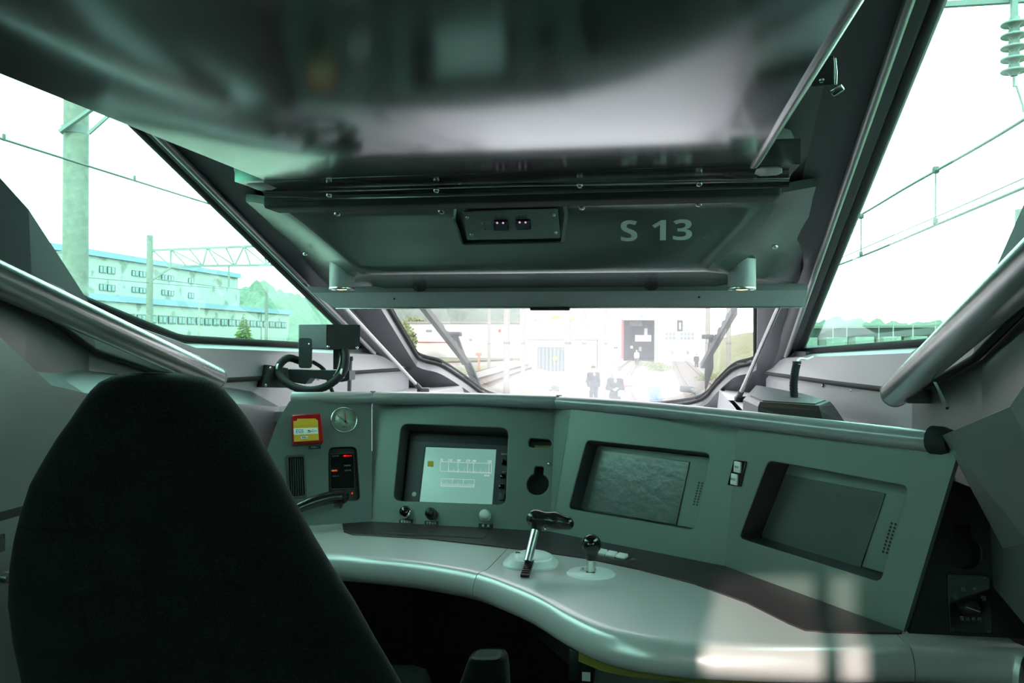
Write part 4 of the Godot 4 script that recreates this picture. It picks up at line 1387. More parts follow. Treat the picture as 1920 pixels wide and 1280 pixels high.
func build_levers(up: Transform3D) -> void:
	# main controller: low base with a slot, chrome stem and a T grip
	var c := at_y(995, 1057, DESK)
	var lv := thing("main_controller", "chrome lever with a black T-shaped grip on a white base", "lever", Transform3D(Basis(), c))
	var base := rrect(0, 0, 0.122, 0.112, 0.045, 8)
	part("base", prism(base, 0.0, 0.016, 0.012), M.white, lv, Transform3D(up.basis, Vector3.ZERO))
	var raised := part("base_disc", lathe([[0.0, 0.022], [0.036, 0.021], [0.046, 0.016], [0.046, 0.01]], 32), M.white, lv, Transform3D(up.basis, Vector3(0.002, 0.0, -0.012)))
	var slot0 := at_y(984, 1080, DESK + 0.004) - c
	var slot1 := at_y(994, 1050, DESK + 0.02) - c
	part("slot", bar(slot0, slot1, 0.019, 0.006), M.gloss_black, lv)
	for k in 5:
		var p := slot0.lerp(slot1, 0.15 + k * 0.12) + Vector3(0, 0.0032, 0)
		part("brush_strip", box(p - Vector3(0.008, 0, 0.0015), p + Vector3(0.008, 0.0008, 0.0015)), M.rubber, lv)
	part("window", box(Vector3(-0.036, 0.018, -0.014), Vector3(-0.026, 0.0225, -0.008)), M.black, lv)
	var foot := at_y(990, 1052, DESK + 0.02) - c
	var w := -(c.z) - 0.01
	var top := at_w(1006, 985, w) - c
	part("stem", tube([foot, top], 0.0095, 18), M.stem_chrome, lv)
	var g0 := at_w(1000, 966, w) - c
	var head := [at_w(1003, 992, w) - c, at_w(1006, 984, w) - c, at_w(1007, 975, w) - c, at_w(1008, 969, w) - c]
	var caps := []
	caps.append([at_w(1005, 974, w) - c, at_w(1006, 988, w) - c, 0.0195, 0.0135])
	caps.append([at_w(1004, 972, w) - c, at_w(1040, 976, w - 0.004) - c, 0.0175, 0.017])
	caps.append([at_w(1040, 976, w - 0.004) - c, at_w(1064, 981, w - 0.006) - c, 0.017, 0.0145])
	part("grip", body_mesh(caps, 0.012, 0.0026), M.lever_black, lv)
	part("grip_screw", screw_mesh(0.003), M.chrome, lv, Transform3D(Basis(), at_w(1022, 991, w - 0.014) - c))
	# reverser: ball knob on a short stem
	var r0 := at_y(1108, 1075, DESK)
	var rv := thing("reverser_lever", "short lever with a shiny black ball knob on a white oval plate", "lever", Transform3D(Basis(), r0))
	part("base", lathe([[0.0, 0.005], [0.044, 0.005], [0.05, 0.003], [0.053, 0.0]], 40), M.white, rv, Transform3D(up.basis * Basis.from_scale(Vector3(1, 0.95, 1)), Vector3.ZERO))
	part("slot", box(Vector3(-0.0095, 0.0045, -0.018), Vector3(0.0095, 0.006, 0.012)), M.gloss_black, rv)
	var rw := -r0.z
	var st0 := Vector3(0, 0.004, 0)
	var st1 := at_w(1108, 1040, rw) - r0
	part("stem", tube([st0, st1], 0.0095, 16), M.stem_chrome, rv)
	var kb := at_w(1109, 1020, rw) - r0
	var ball := [[0.0, 0.0215]]
	for k in range(1, 9):
		var an := PI * k / 10.5
		ball.append([sin(an) * 0.0215, cos(an) * 0.0215])
	ball.append([0.0125, -0.026])
	ball.append([0.0115, -0.033])
	part("knob", lathe(ball, 28), M.gloss_black, rv, Transform3D(up.basis, kb))
	var card := at_y(1093, 1066, DESK + 0.006) - r0
	part("position_card", box(card - Vector3(0.006, 0.0006, 0.011), card + Vector3(0.006, 0.0004, 0.011)), M.cloth_white, rv)
	var dots := MB.new()
	for k in 3:
		var q := card + Vector3(0.0, 0.0005, -0.007 + 0.007 * k)
		box(q - Vector3(0.0025, 0, 0.0018), q + Vector3(0.0025, 0.0004, 0.0018), dots)
	part("position_marks", dots.done(), M.blue_trim, rv)
	# three white switches in the black inlay
	var sf0 := at_y(1122, 1040, DESK + 0.003)
	var sf1 := at_y(1178, 1052, DESK + 0.003)
	var x := (sf1 - sf0).normalized()
	var sw := thing("switch_row", "row of three white rocker switches in a silver frame", "switches", Transform3D(Basis(x, Vector3.UP, x.cross(Vector3.UP)), (sf0 + sf1) / 2 - Vector3(0, 0, 0.008)))
	var sf2 := at_y(1190, 1040, DESK + 0.003)
	part("frame", prism(PackedVector2Array([Vector2(-0.05, -0.012), Vector2(0.036, -0.012), Vector2(0.056, 0.012), Vector2(-0.05, 0.014)]), 0.0, 0.0035, 0.001), M.steel, sw, Transform3D(Basis(Vector3.RIGHT, Vector3.FORWARD, Vector3.UP), Vector3.ZERO))
	part("well", box(Vector3(-0.047, 0.0032, -0.011), Vector3(0.044, 0.0038, 0.0095)), M.black, sw)
	for k in 3:
		part("rocker", rbox(Vector3(0.024, 0.008, 0.018), 0.001), M.white, sw, Transform3D(Basis(Vector3.RIGHT, 0.4), Vector3(-0.032 + 0.0285 * k, 0.0065, 0.002)))

# ---------- overhead
func build_overhead() -> void:
	# polished hood under the ceiling, sloping slightly down towards the windscreen
	var hood := thing("overhead_hood", "broad polished metal hood hanging under the cab ceiling", "hood")
	var rows := []
	for i in 14:
		var t := 1.62 - i * 0.125 if i else 1.0
		t = [1.0, 0.92, 0.82, 0.7, 0.56, 0.42, 0.28, 0.14, 0.0, -0.2, -0.45, -0.75, -1.05, -1.3][i]
		var a := on_hood(lerpf(0, 517, t), lerpf(138, 346, t))
		var b := on_hood(lerpf(1598, 1409, t), lerpf(0, 313, t))
		var row := []
		for k in 9: row.append(a.lerp(b, k / 8.0))
		rows.append(row)
	part("panel", sheet(rows, Vector3(0, 0.022, 0)), M.hood_metal, hood)
	var right := []
	var left := []
	for r in rows:
		left.append(r[0] + Vector3(-0.002, 0.012, 0))
		right.append(r[8] + Vector3(0.004, 0.008, 0))
	part("edge_bead", tube(right, 0.012, 10), M.rail_metal, hood)
	part("edge_bead", tube(left, 0.007, 10), M.rail_metal, hood)
	var lip := []
	for q in [[1.66, hood_y(1.66)], [1.70, hood_y(1.70)], [1.74, hood_y(1.74)], [1.77, hood_y(1.77)], [1.785, 0.3455], [1.794, 0.341], [1.799, 0.333], [1.80, 0.325]]:
		var row := []
		for k in 9: row.append(H(lerpf(-0.575, 0.598, k / 8.0), q[1] - 0.001, q[0]))
		lip.append(row)
	part("lip", sheet(lip, Vector3(0, 0.05, 0)), M.hood_metal, hood)
	for s in [-1.0, 1.0]:
		part("end_block", rbox(Vector3(0.10, 0.088, 0.12), 0.034), M.light_paint, hood, Transform3D(Basis(Vector3.UP, -s * 0.1), H(s * 0.548, 0.3845, 1.725)))
		part("hanger", box(H(s * 0.3 - 0.02, 0.425, 1.0), H(s * 0.3 + 0.02, 0.62, 0.94)), M.dark_grey, hood)
	for q in [[617, 366], [818, 357], [1087, 348], [1311, 345]]:
		part("screw", screw_mesh(0.007), M.steel, hood, Transform3D(Basis(Vector3.RIGHT, 0.9), on_plane(q[0], q[1], Plane(Vector3.BACK, -1.772))))
	build_header()
	build_visor()
	for s in [-1.0, 1.0]: reading_lamp(s)
	# catch on the pillar beside the hood
	var k := thing("pillar_latch", "small steel catch screwed to the dark pillar beside the hood", "latch", Transform3D(Basis(Vector3.UP, -0.25) * Basis(Vector3.RIGHT, 0.35), at_w(1543, 134, 1.38)))
	part("plate", rbox(Vector3(0.034, 0.044, 0.006), 0.002), M.dark_grey, k)
	for y in [-0.013, 0.014]: part("screw", screw_mesh(0.005), M.steel, k, at_loc(Vector2(-0.002, y), 0.003))
	part("hook", tube([Vector3(0.018, 0.018, 0.004), Vector3(0.02, -0.004, 0.006), Vector3(0.019, -0.022, 0.006)], 0.0022, 8), M.steel, k)
	part("finger", rbox(Vector3(0.02, 0.013, 0.012), 0.003), M.steel, k, Transform3D(Basis(Vector3.BACK, 0.5), Vector3(0.021, -0.03, 0.005)))

# height of the hood's underside: a shallow belly behind the lip, then climbing towards the back
func hood_y(w: float) -> float:
	var tilt := [[1.80, -0.015], [1.68, -0.025], [1.55, -0.027], [1.45, 0.005], [1.24, 0.073], [0.97, 0.097], [0.0, 0.12], [-1.0, 0.12]]
	var y := 0.347
	for i in tilt.size() - 1:
		var hi: float = tilt[i][0]
		var lo: float = maxf(tilt[i + 1][0], w)
		if lo >= hi: break
		var end: float = lerpf(tilt[i][1], tilt[i + 1][1], (hi - lo) / (hi - tilt[i + 1][0]))
		y += (hi - lo) * (tilt[i][1] + end) / 2
	return y

func on_hood(px: float, py: float) -> Vector3:
	var y := 0.36
	for k in 12: y = hood_y(-at_y(px, py, y).z)
	return at_y(px, py, y)

const HEAD := [
	[1.888, 0.330, 0.60, 1.886, 0.34, 0.668], [1.93, 0.317, 0.575, 1.95, 0.327, 0.672], [1.95, 0.306, 0.56, 2.0, 0.318, 0.678], [1.985, 0.270, 0.523, 2.13, 0.288, 0.69], [2.02, 0.234, 0.487, 2.28, 0.252, 0.708],
	[2.055, 0.198, 0.455, 2.42, 0.22, 0.725], [2.07, 0.184, 0.445, 2.5, 0.2, 0.735], [2.085, 0.177, 0.44, 2.55, 0.19, 0.74], [2.10, 0.175, 0.437, 2.58, 0.183, 0.742], [2.115, 0.177, 0.437, 2.6, 0.18, 0.745], [2.2, 0.184, 0.44, 2.61, 0.183, 0.745], [2.35, 0.178, 0.46, 2.62, 0.18, 0.745], [2.455, 0.155, 0.5, 2.63, 0.16, 0.745]]

func build_header() -> void:
	var n := struct_root("trim_1", "grey moulded header above the windscreen marked S 13")
	var rows := []
	for h in HEAD:
		var row := []
		for s in [-1.0, 1.0]:
			var arm := []
			for k in [0.0, 0.12, 0.3, 0.5, 0.7, 0.82, 0.9, 0.96, 1.0]:
				var e: float = k * k * (3.0 - 2.0 * k)
				var i: float = lerpf(k, e, 0.3)
				arm.append(H(s * lerpf(h[5], h[2], k), lerpf(h[4], h[1], i), lerpf(h[3], h[0], i)))
			arm.append(H(s * h[2] * 0.95, h[1], h[0]))
			arm.append(H(s * h[2] * 0.5, h[1], h[0]))
			if s > 0: arm.reverse()
			row.append_array(arm)
		rows.append(row)
	part("moulding", sheet(rows, Vector3(0, 0.02, 0)), M.header_metal, n)
	part("seal_strip", rbox(Vector3(1.17, 0.032, 0.08), 0.008), M.rubber, n, Transform3D(Basis(), H(0.0, 0.325, 1.848)))
	var f := face_frame(H(-0.47, 0.198, 2.055), H(0.47, 0.198, 2.055), H(-0.47, 0.306, 1.95))
	var c := loc(1230, 432, f)
	var tall := loc(1230, 413, f).y - loc(1230, 450, f).y
	letters("S 13", tall, M.print_white, "lettering", n, f * at_loc(c, 0.001), 1.12, "Droid Sans", true)
	for q in [[633, 399], [828, 395], [1091, 387], [1310, 381]]:
		part("screw", screw_mesh(0.0095), M.chrome, n, f * at_loc(loc(q[0], q[1], f), 0.002))
	for q in [[572, 476, 2.16], [1453, 463, 2.08]]:
		part("screw", screw_mesh(0.007), M.chrome, n, Transform3D(Basis(Vector3.RIGHT, 0.9), at_w(q[0], q[1], q[2])))
	# switch plate on a raised pad
	var sw := thing("overhead_switch_plate", "dark plate with two black rocker switches and pink lights on the header", "switch plate", f)
	part("pad", prism(rounded(locs([[853, 372], [1060, 362], [1066, 396], [1058, 452], [868, 456], [850, 405]], f), 0.008), 0.0, 0.016, 0.008), M.header_metal, sw)
	var fz := shift(f, Vector2.ZERO, 0.016)
	part("plate", prism(rounded(locs([[868, 395], [1046, 389], [1051, 446], [876, 449]], fz), 0.006), 0.0155, 0.019, 0.001), M.header_metal, sw)
	var ft := shift(f, Vector2.ZERO, 0.019)
	for q in [[876, 408], [1039, 403], [884, 440], [1042, 436]]:
		part("screw", screw_mesh(0.0048), M.steel, sw, at_loc(loc(q[0], q[1], ft), 0.019))
	for q in [[939, 420], [981, 419]]:
		var p := loc(q[0], q[1], ft)
		var rk := part("rocker", prism(rounded(locs([[q[0] - 15, q[1] - 8], [q[0] + 14, q[1] - 8.5], [q[0] + 16, q[1] + 9], [q[0] - 12, q[1] + 10]], ft), 0.004), 0.019, 0.026, 0.002), M.gloss_black, sw)
		for dx in [-6.0, 5.0]:
			part("pilot_light", lathe([[0.0, 0.003], [0.0022, 0.0022], [0.003, 0.0]], 12), M.pink_led, rk, at_loc(loc(q[0] + dx, q[1] - 5.5, ft), 0.025))
		part("name_tag", prism(locs([[q[0] - 12, q[1] - 14], [q[0] + 9, q[1] - 15], [q[0] + 9, q[1] - 10], [q[0] - 12, q[1] - 9]], ft), 0.019, 0.0196), M.print_dim, sw)
		pen("電送風機", 0.005, M.black, "lettering", sw, at_loc(loc(q[0] - 1.5, q[1] - 12, ft), 0.0198))
	for q in [[911, 418, "電切"], [913, 429, "電入"]]:
		part("name_tag", prism(locs([[q[0] - 10, q[1] - 2.5], [q[0] + 10, q[1] - 3], [q[0] + 10, q[1] + 2], [q[0] - 10, q[1] + 2.5]], ft), 0.019, 0.0196), M.print_dim, sw)
		pen(q[2], 0.005, M.black, "lettering", sw, at_loc(loc(q[0], q[1], ft), 0.0198), 1.5)

func build_visor() -> void:
	var v := thing("visor_bar", "long pale grey visor bar across the top of the windscreen", "visor")
	var rings := []
	for e in [[-0.757, -0.66], [0.745, 0.735]]:
		var ring := []
		for q in [[0.168, 2.435], [0.148, 2.42], [0.103, 2.432], [0.101, 2.442], [0.145, 2.445], [0.166, 2.45]]:
			ring.append(H(lerpf(e[1], e[0], (q[0] - 0.101) / 0.067), q[0], q[1]))
		rings.append(ring)
	part("bar", loft(rings, true, false), M.light_paint, v)
	part("lower_edge", bar(H(-0.655, 0.1, 2.437), H(0.733, 0.1, 2.437), 0.012, 0.003), M.steel, v)
	var cl := at_w(1031, 579, 2.43)
	part("clip", rbox(Vector3(0.118, 0.009, 0.014), 0.003), M.rubber, v, Transform3D(Basis(), cl))
	for q in [[787, 529], [1221, 526]]:
		part("mounting_post", tube([at_w(q[0], q[1] - 14, 2.39), at_w(q[0], q[1] + 12, 2.415)], 0.019, 14), M.rubber, v)
	for q in [[739, 560], [1311, 557]]:
		part("screw", screw_mesh(0.003), M.black, v, Transform3D(Basis(), at_w(q[0], q[1], 2.424)))
	# support rods down to the deck
	for s in [-1.0, 1.0]:
		var foot := H(s * 0.644, -0.2, 3.33) if s < 0 else H(0.62, -0.2, 3.1)
		var head := H(s * 0.694, 0.14, 2.52)
		var r := thing("support_rod", "thin steel rod running from the visor to the shelf by the " + ("black camera unit" if s < 0 else "dark hose box"), "rod")
		part("rod", tube([head, foot], 0.0075, 12), M.steel, r)
		part("foot", rbox(Vector3(0.05, 0.02, 0.03), 0.004), M.frame_grey if s < 0 else M.black, r, Transform3D(Basis(Vector3.UP, 0.2), foot + Vector3(0.012, -0.004, 0)))
		part("ferrule", tube([head.lerp(foot, 0.93), foot], 0.0105, 12), M.dark_grey, r)

func reading_lamp(s: float) -> void:
	var c := at_w(641 if s < 0 else 1391, 541, 2.19)
	var l := thing("header_lamp", "short grey cylinder lamp with a lit bulb under the " + ("driver's end" if s < 0 else "far end") + " of the header", "lamp", Transform3D(Basis(Vector3.RIGHT, Vector3.FORWARD, Vector3.UP), c), "header lamps")
	part("shade", lathe([[0.030, -0.004], [0.0345, -0.004, 1], [0.035, -0.001, 1], [0.035, 0.075, 2], [0.0, 0.08]], 28), M.light_paint, l)
	part("reflector", lathe([[0.030, -0.004], [0.022, 0.012], [0.0, 0.016]], 24), M.chrome, l)
	part("rim", lathe([[0.0352, -0.002], [0.0358, 0.0], [0.0352, 0.003]], 28), M.steel, l)
	part("bulb", lathe([[0.0, -0.0045], [0.014, -0.003], [0.019, 0.004], [0.012, 0.012]], 20), M.lamp_glow, l)
	var lamp := SpotLight3D.new()
	lamp.name = "bulb_light"
	lamp.light_color = Color(1.0, 0.86, 0.62)
	lamp.light_energy = 0.004
	lamp.spot_angle = 40.0
	lamp.spot_range = 6.0
	lamp.spot_attenuation = 2.0
	lamp.light_size = 0.03
	lamp.shadow_enabled = true
	add_child(lamp)
	lamp.look_at_from_position(c + Vector3(0, -0.007, 0), c + Vector3(0, -1, 0.05), Vector3.FORWARD)

# ---------- loose and fitted things in the cab
func build_cab_things() -> void:
	for s in [-1.0, 1.0]: grab_rail(s)
	camera_unit()
	hose_box()
	driver_seat()
	hand_lever()
	for s in [-1.0, 1.0]: wiper(s)

func grab_rail(s: float) -> void:
	var x := XC + s * 0.87
	var a := at_x(404, 708, x) if s < 0 else at_x(1678, 737, x)
	var b := at_x(0, 524, XC - 0.79) if s < 0 else at_x(1915, 518, XC + 0.80)
	var e := a + (b - a) * 1.5
	var g := thing("grab_rail", "thick grey metal grab rail slanting along the " + ("window beside the driver's seat" if s < 0 else "window opposite the driver's seat"), "rail")
	part("tube", tube([a, e], 0.031, 24), M.rail_metal, g)
	var d := (a - e).normalized()
	part("end_cap", tube([a - d * 0.002, a + d * 0.006, a + d * 0.01], [0.0318, 0.0318, 0.028], 24), M.paint, g)
	for t in [0.06, 0.75]:
		var p := a.lerp(e, t)
		part("bracket", rbox(Vector3(0.08, 0.03, 0.035), 0.005), M.dark_grey, g, Transform3D(Basis(), p + Vector3(s * 0.045, -0.02, 0)))
	part("clip", rbox(Vector3(0.012, 0.014, 0.05), 0.003), M.paint, g, Transform3D(Basis(Vector3.RIGHT, -0.28), a.lerp(e, 0.08) + Vector3(s * 0.012, 0.034, 0)))
	if s < 0:
		part("clip", rbox(Vector3(0.012, 0.03, 0.07), 0.005), M.dark_grey, g, Transform3D(Basis(Vector3.RIGHT, -0.28), at_x(95, 545, XC - 0.86)))

func camera_unit() -> void:
	var w := 2.42
	var n := thing("camera_unit", "black metal camera box on a bracket with ribbed cables", "camera")
	# the two housings meet at a vertical edge that points at the viewer
	var y0 := at_w(612, 655, w).y
	var y1 := at_w(612, 608, w).y
	var e := at_w(612, 630, w)
	var l := at_w(561, 630, w + 0.05)
	var r := at_w(675, 630, w + 0.05)
	var bk := Vector3(-0.048, 0, -0.10)
	part("housing", slab([Vector3(e.x, y0 + 0.004, e.z), Vector3(l.x, y0 + 0.004, l.z), Vector3(l.x, y0 + 0.004, l.z) + bk, Vector3(e.x, y0 + 0.004, e.z) + bk], Vector3(0, y1 - y0 - 0.004, 0)), M.dark_grey, n)
	part("housing", slab([Vector3(e.x + 0.002, y0, e.z), Vector3(r.x, y0, r.z), Vector3(r.x, y0, r.z) + bk, Vector3(e.x + 0.002, y0, e.z) + bk], Vector3(0, y1 - y0, 0)), M.black, n)
	var sm := screw_mesh(0.0048)
	for q in [[564, 645, 0.05], [580, 645, 0.04], [615, 650, -0.004], [669, 652, 0.04]]:
		part("screw", sm, M.steel, n, Transform3D(Basis(), at_w(q[0], q[1], w + q[2] - 0.012)))
	# upright strap and tray
	var st := PackedVector2Array()
	var fz := Transform3D(Basis(), Vector3(0, 0, -(w + 0.03)))
	var p0 := at_w(573, 690, w + 0.03)
	part("strap", prism(rounded(PackedVector2Array([Vector2(at_w(561, 690, w + 0.03).x, p0.y), Vector2(at_w(585, 690, w + 0.03).x, p0.y), Vector2(at_w(586, 634, w + 0.03).x, at_w(586, 634, w + 0.03).y), Vector2(at_w(561, 633, w + 0.03).x, at_w(561, 633, w + 0.03).y)]), 0.01), 0.0, 0.004), M.black, n, fz)
	part("strap", box(at_w(627, 692, w + 0.1), at_w(653, 655, w + 0.09)), M.black, n)
	part("tray", slab([at_w(532, 692, w + 0.02), at_w(655, 695, w + 0.02), at_w(655, 712, w + 0.02), at_w(640, 716, w + 0.02), at_w(582, 708, w + 0.02), at_w(572, 720, w + 0.02), at_w(545, 716, w + 0.02)], Vector3(0, 0, -0.05)), M.black, n)
	var wp := [at_w(505, 684, 2.36), at_w(538, 690, w + 0.03), at_w(541, 722, w + 0.03), at_w(492, 726, 2.34)]
	part("wall_plate", slab([at_w(503, 684, 2.38), at_w(540, 690, w + 0.02), at_w(545, 727, w + 0.02), at_w(490, 726, 2.36)], Vector3(-0.03, 0, -0.02)), M.black, n)
	for q in [[507, 690], [498, 722]]: part("screw", sm, M.steel, n, Transform3D(Basis(), at_w(q[0], q[1], 2.36)))
	# cables
	var loop := []
	for q in [[561, 676, 0.06], [540, 671, 0.03], [524, 685, 0.0], [525, 704, -0.02], [545, 722, -0.04], [575, 731, -0.05], [605, 727, -0.05], [630, 712, -0.04], [645, 694, -0.02], [649, 672, 0.0], [647, 656, 0.02]]:
		loop.append(at_w(q[0], q[1], w + q[2]))
	loop = curve(loop, 8)
	var thick := []
	for i in loop.size(): thick.append(0.0115 + (0.001 if i % 2 else 0.0))
	part("ribbed_hose", tube(loop, thick, 14), M.rubber, n)
	part("cable", tube(curve([at_w(640, 655, w + 0.03), at_w(640, 675, w + 0.0), at_w(635, 695, w - 0.01), at_w(627, 708, w - 0.03)], 6), 0.007, 10), M.gloss_black, n)
	part("cable", tube(curve([at_w(586, 678, w + 0.05), at_w(602, 688, w + 0.05), at_w(612, 700, w + 0.06), at_w(618, 720, w + 0.06), at_w(624, 736, w + 0.06)], 6), 0.006, 10), M.rubber, n)
	for q in [loop[18], loop[62]]:
		part("cable_tie", tube([q - Vector3(0.003, 0.001, 0), q + Vector3(0.003, -0.001, 0)], 0.0155, 12), M.white, n)
	# grey braided cable standing behind it
	var c := thing("braided_cable", "short upright grey braided cable behind the black camera unit", "cable")
	part("sleeve", tube([at_w(655, 733, 2.62), at_w(656, 700, 2.62), at_w(657, 674, 2.63)], 0.007, 12), M.steel_pale, c)
	part("plug", tube([at_w(657, 676, 2.63), at_w(657, 668, 2.63)], 0.009, 12), M.rubber, c)

func hose_box() -> void:
	var n := thing("equipment_box", "low black box with sloping side on the shelf behind the desk", "box")
	var top := -0.155
	var a := [at_y(1400, 742, top), at_y(1425, 753, top), at_y(1535, 760, top), at_y(1556, 752, top), at_y(1505, 738, top), at_y(1418, 722, top)]
	var ring2 := []
	for p in a: ring2.append(p + Vector3(0, -0.012, 0) + (p - (a[0] + a[3]) / 2).normalized() * 0.012)
	var ring3 := []
	for i in a.size(): ring3.append(Vector3(a[i].x, EYE - 0.216, a[i].z) + (a[i] - (a[0] + a[3]) / 2).normalized() * (0.05 if i in [2, 3] else 0.014))
	part("body", loft([a, ring2, ring3], true, false), M.black, n)
	var lid := []
	for p in a: lid.append(((a[0] + a[3]) / 2).lerp(p, 0.9) + Vector3(0, 0.003, 0))
	part("lid", slab(lid, Vector3(0, -0.003, 0)), M.dark_grey, n)
	var h := thing("ribbed_hose", "upright black ribbed hose with a silver end on the dark box", "hose")
	var base := at_y(1489, 747, top)
	var w := -base.z
	var path := curve([base, at_w(1488, 720, w), at_w(1491, 695, w), at_w(1494, 682, w)], 10)
	var thick := []
	for i in path.size(): thick.append(0.0105 + (0.0012 if i % 2 else 0.0))
	part("hose", tube(path, thick, 12), M.rubber, h)
	part("base_ring", tube([base + Vector3(0, -0.001, 0), base + Vector3(0, 0.004, 0)], 0.02, 18), M.steel, h)
	part("plug", tube([at_w(1494, 682, w), at_w(1494, 677, w)], 0.012, 12), M.black, h)
	part("wire_tail", tube(curve([at_w(1494, 678, w), at_w(1500, 672, w + 0.05), at_w(1512, 673, w + 0.1), at_w(1524, 669, w + 0.15)], 5), 0.003, 8), M.white, h)

const SEAT := [[699, 268, 330], [701, 240, 352], [706, 208, 380], [716, 187, 402], [732, 172, 421], [755, 156, 440], [785, 137, 462], [820, 112, 484], [860, 88, 507], [905, 63, 533], [960, 45, 561], [1010, 33, 589], [1060, 25, 619], [1130, 22, 664], [1200, 31, 703], [1280, 48, 750], [1360, 70, 790], [1430, 95, 820]]

func driver_seat() -> void:
	var n := thing("driver_seat", "high-backed driver's seat in black dotted fabric seen from behind", "seat")
	var rings := []
	for i in SEAT.size():
		var q: Array = SEAT[i]
		var w: float = 1.2 + (q[0] - 700) / 580.0 * 0.13
		var l := at_w(q[1], q[0], w - 0.03)
		var r := at_w(q[2], q[0], w + 0.05)
		var c := (l + r) / 2
		var ax := (r - l) / 2
		var nz := Vector3(-ax.z, 0, ax.x).normalized()
		if nz.z < 0: nz = -nz
		var b: float = [0.018, 0.032, 0.045, 0.052, 0.056][i] if i < 5 else 0.06
		var ring := []
		for k in 40:
			var an := TAU * k / 40
			var cx := signf(cos(an)) * pow(absf(cos(an)), 0.75)
			var sy := signf(sin(an)) * pow(absf(sin(an)), 0.75)
			ring.append(c + ax * cx + nz * b * sy)
		rings.append(ring)
	part("backrest", loft(rings), M.seat_fabric, n)
	var foot: Vector3 = (rings[-1][0] + rings[-1][20]) / 2
	part("cushion", rbox(Vector3(0.52, 0.12, 0.5), 0.05), M.seat_fabric, n, Transform3D(Basis(Vector3.UP, 0.2), Vector3(foot.x + 0.0, EYE - 0.82, foot.z - 0.26)))
	part("pillar", tube([Vector3(foot.x, 0.0, foot.z - 0.2), Vector3(foot.x, EYE - 0.87, foot.z - 0.2)], [0.14, 0.07], 20), M.dark_grey, n)
	# armrest beside the cushion
	var arm := []
	for q in [[1235, 885, 928, 1.44], [1237, 878, 940, 1.43], [1243, 873, 945, 1.43], [1262, 866, 948, 1.43], [1300, 852, 950, 1.43], [1360, 830, 950, 1.43]]:
		var l := at_w(q[1], q[0], q[3])
		var r := at_w(q[2], q[0], q[3])
		var c := (l + r) / 2
		var ring := []
		for k in 20:
			var an := TAU * k / 20
			ring.append(c + (r - l) / 2 * signf(cos(an)) * pow(absf(cos(an)), 0.6) + Vector3(0, 0, 1) * (0.03 if q[0] > 1236 else 0.018) * signf(sin(an)) * pow(absf(sin(an)), 0.6) + Vector3(0, 0, -0.03))
		arm.append(ring)
	part("armrest", loft(arm), M.seat_fabric, n)
	part("armrest_arm", tube([arm[-1][10] + Vector3(0.03, -0.05, 0), Vector3(foot.x + 0.2, EYE - 0.8, foot.z - 0.1)], 0.02, 10), M.dark_grey, n)

func hand_lever() -> void:
	var n := thing("hand_lever", "curved dark grey hand lever in front of the alarm display", "lever")
	var pts := []
	for q in [[520, 985, 1.98], [552, 957, 2.03], [585, 942, 2.06], [618, 933, 2.09], [640, 931, 2.11], [646, 932, 2.11]]:
		pts.append(at_w(q[0], q[1], q[2]))
	var path := curve(pts, 6)
	var rad := []
	for i in path.size():
		var t := float(i) / (path.size() - 1)
		rad.append((0.012 + 0.008 * t) * (1.0 if t < 0.95 else 1.0 - (t - 0.95) * 12.0))
	part("handle", tube(path, rad, 18), M.lever_black, n)
	part("finger_stop", tube([at_w(630, 944, 2.10), at_w(641, 948, 2.10)], [0.012, 0.008], 12), M.strip_black, n)
	part("post", tube([pts[0], Vector3(pts[0].x - 0.02, EYE + DESK, pts[0].z - 0.02)], 0.016, 14), M.dark_grey, n)

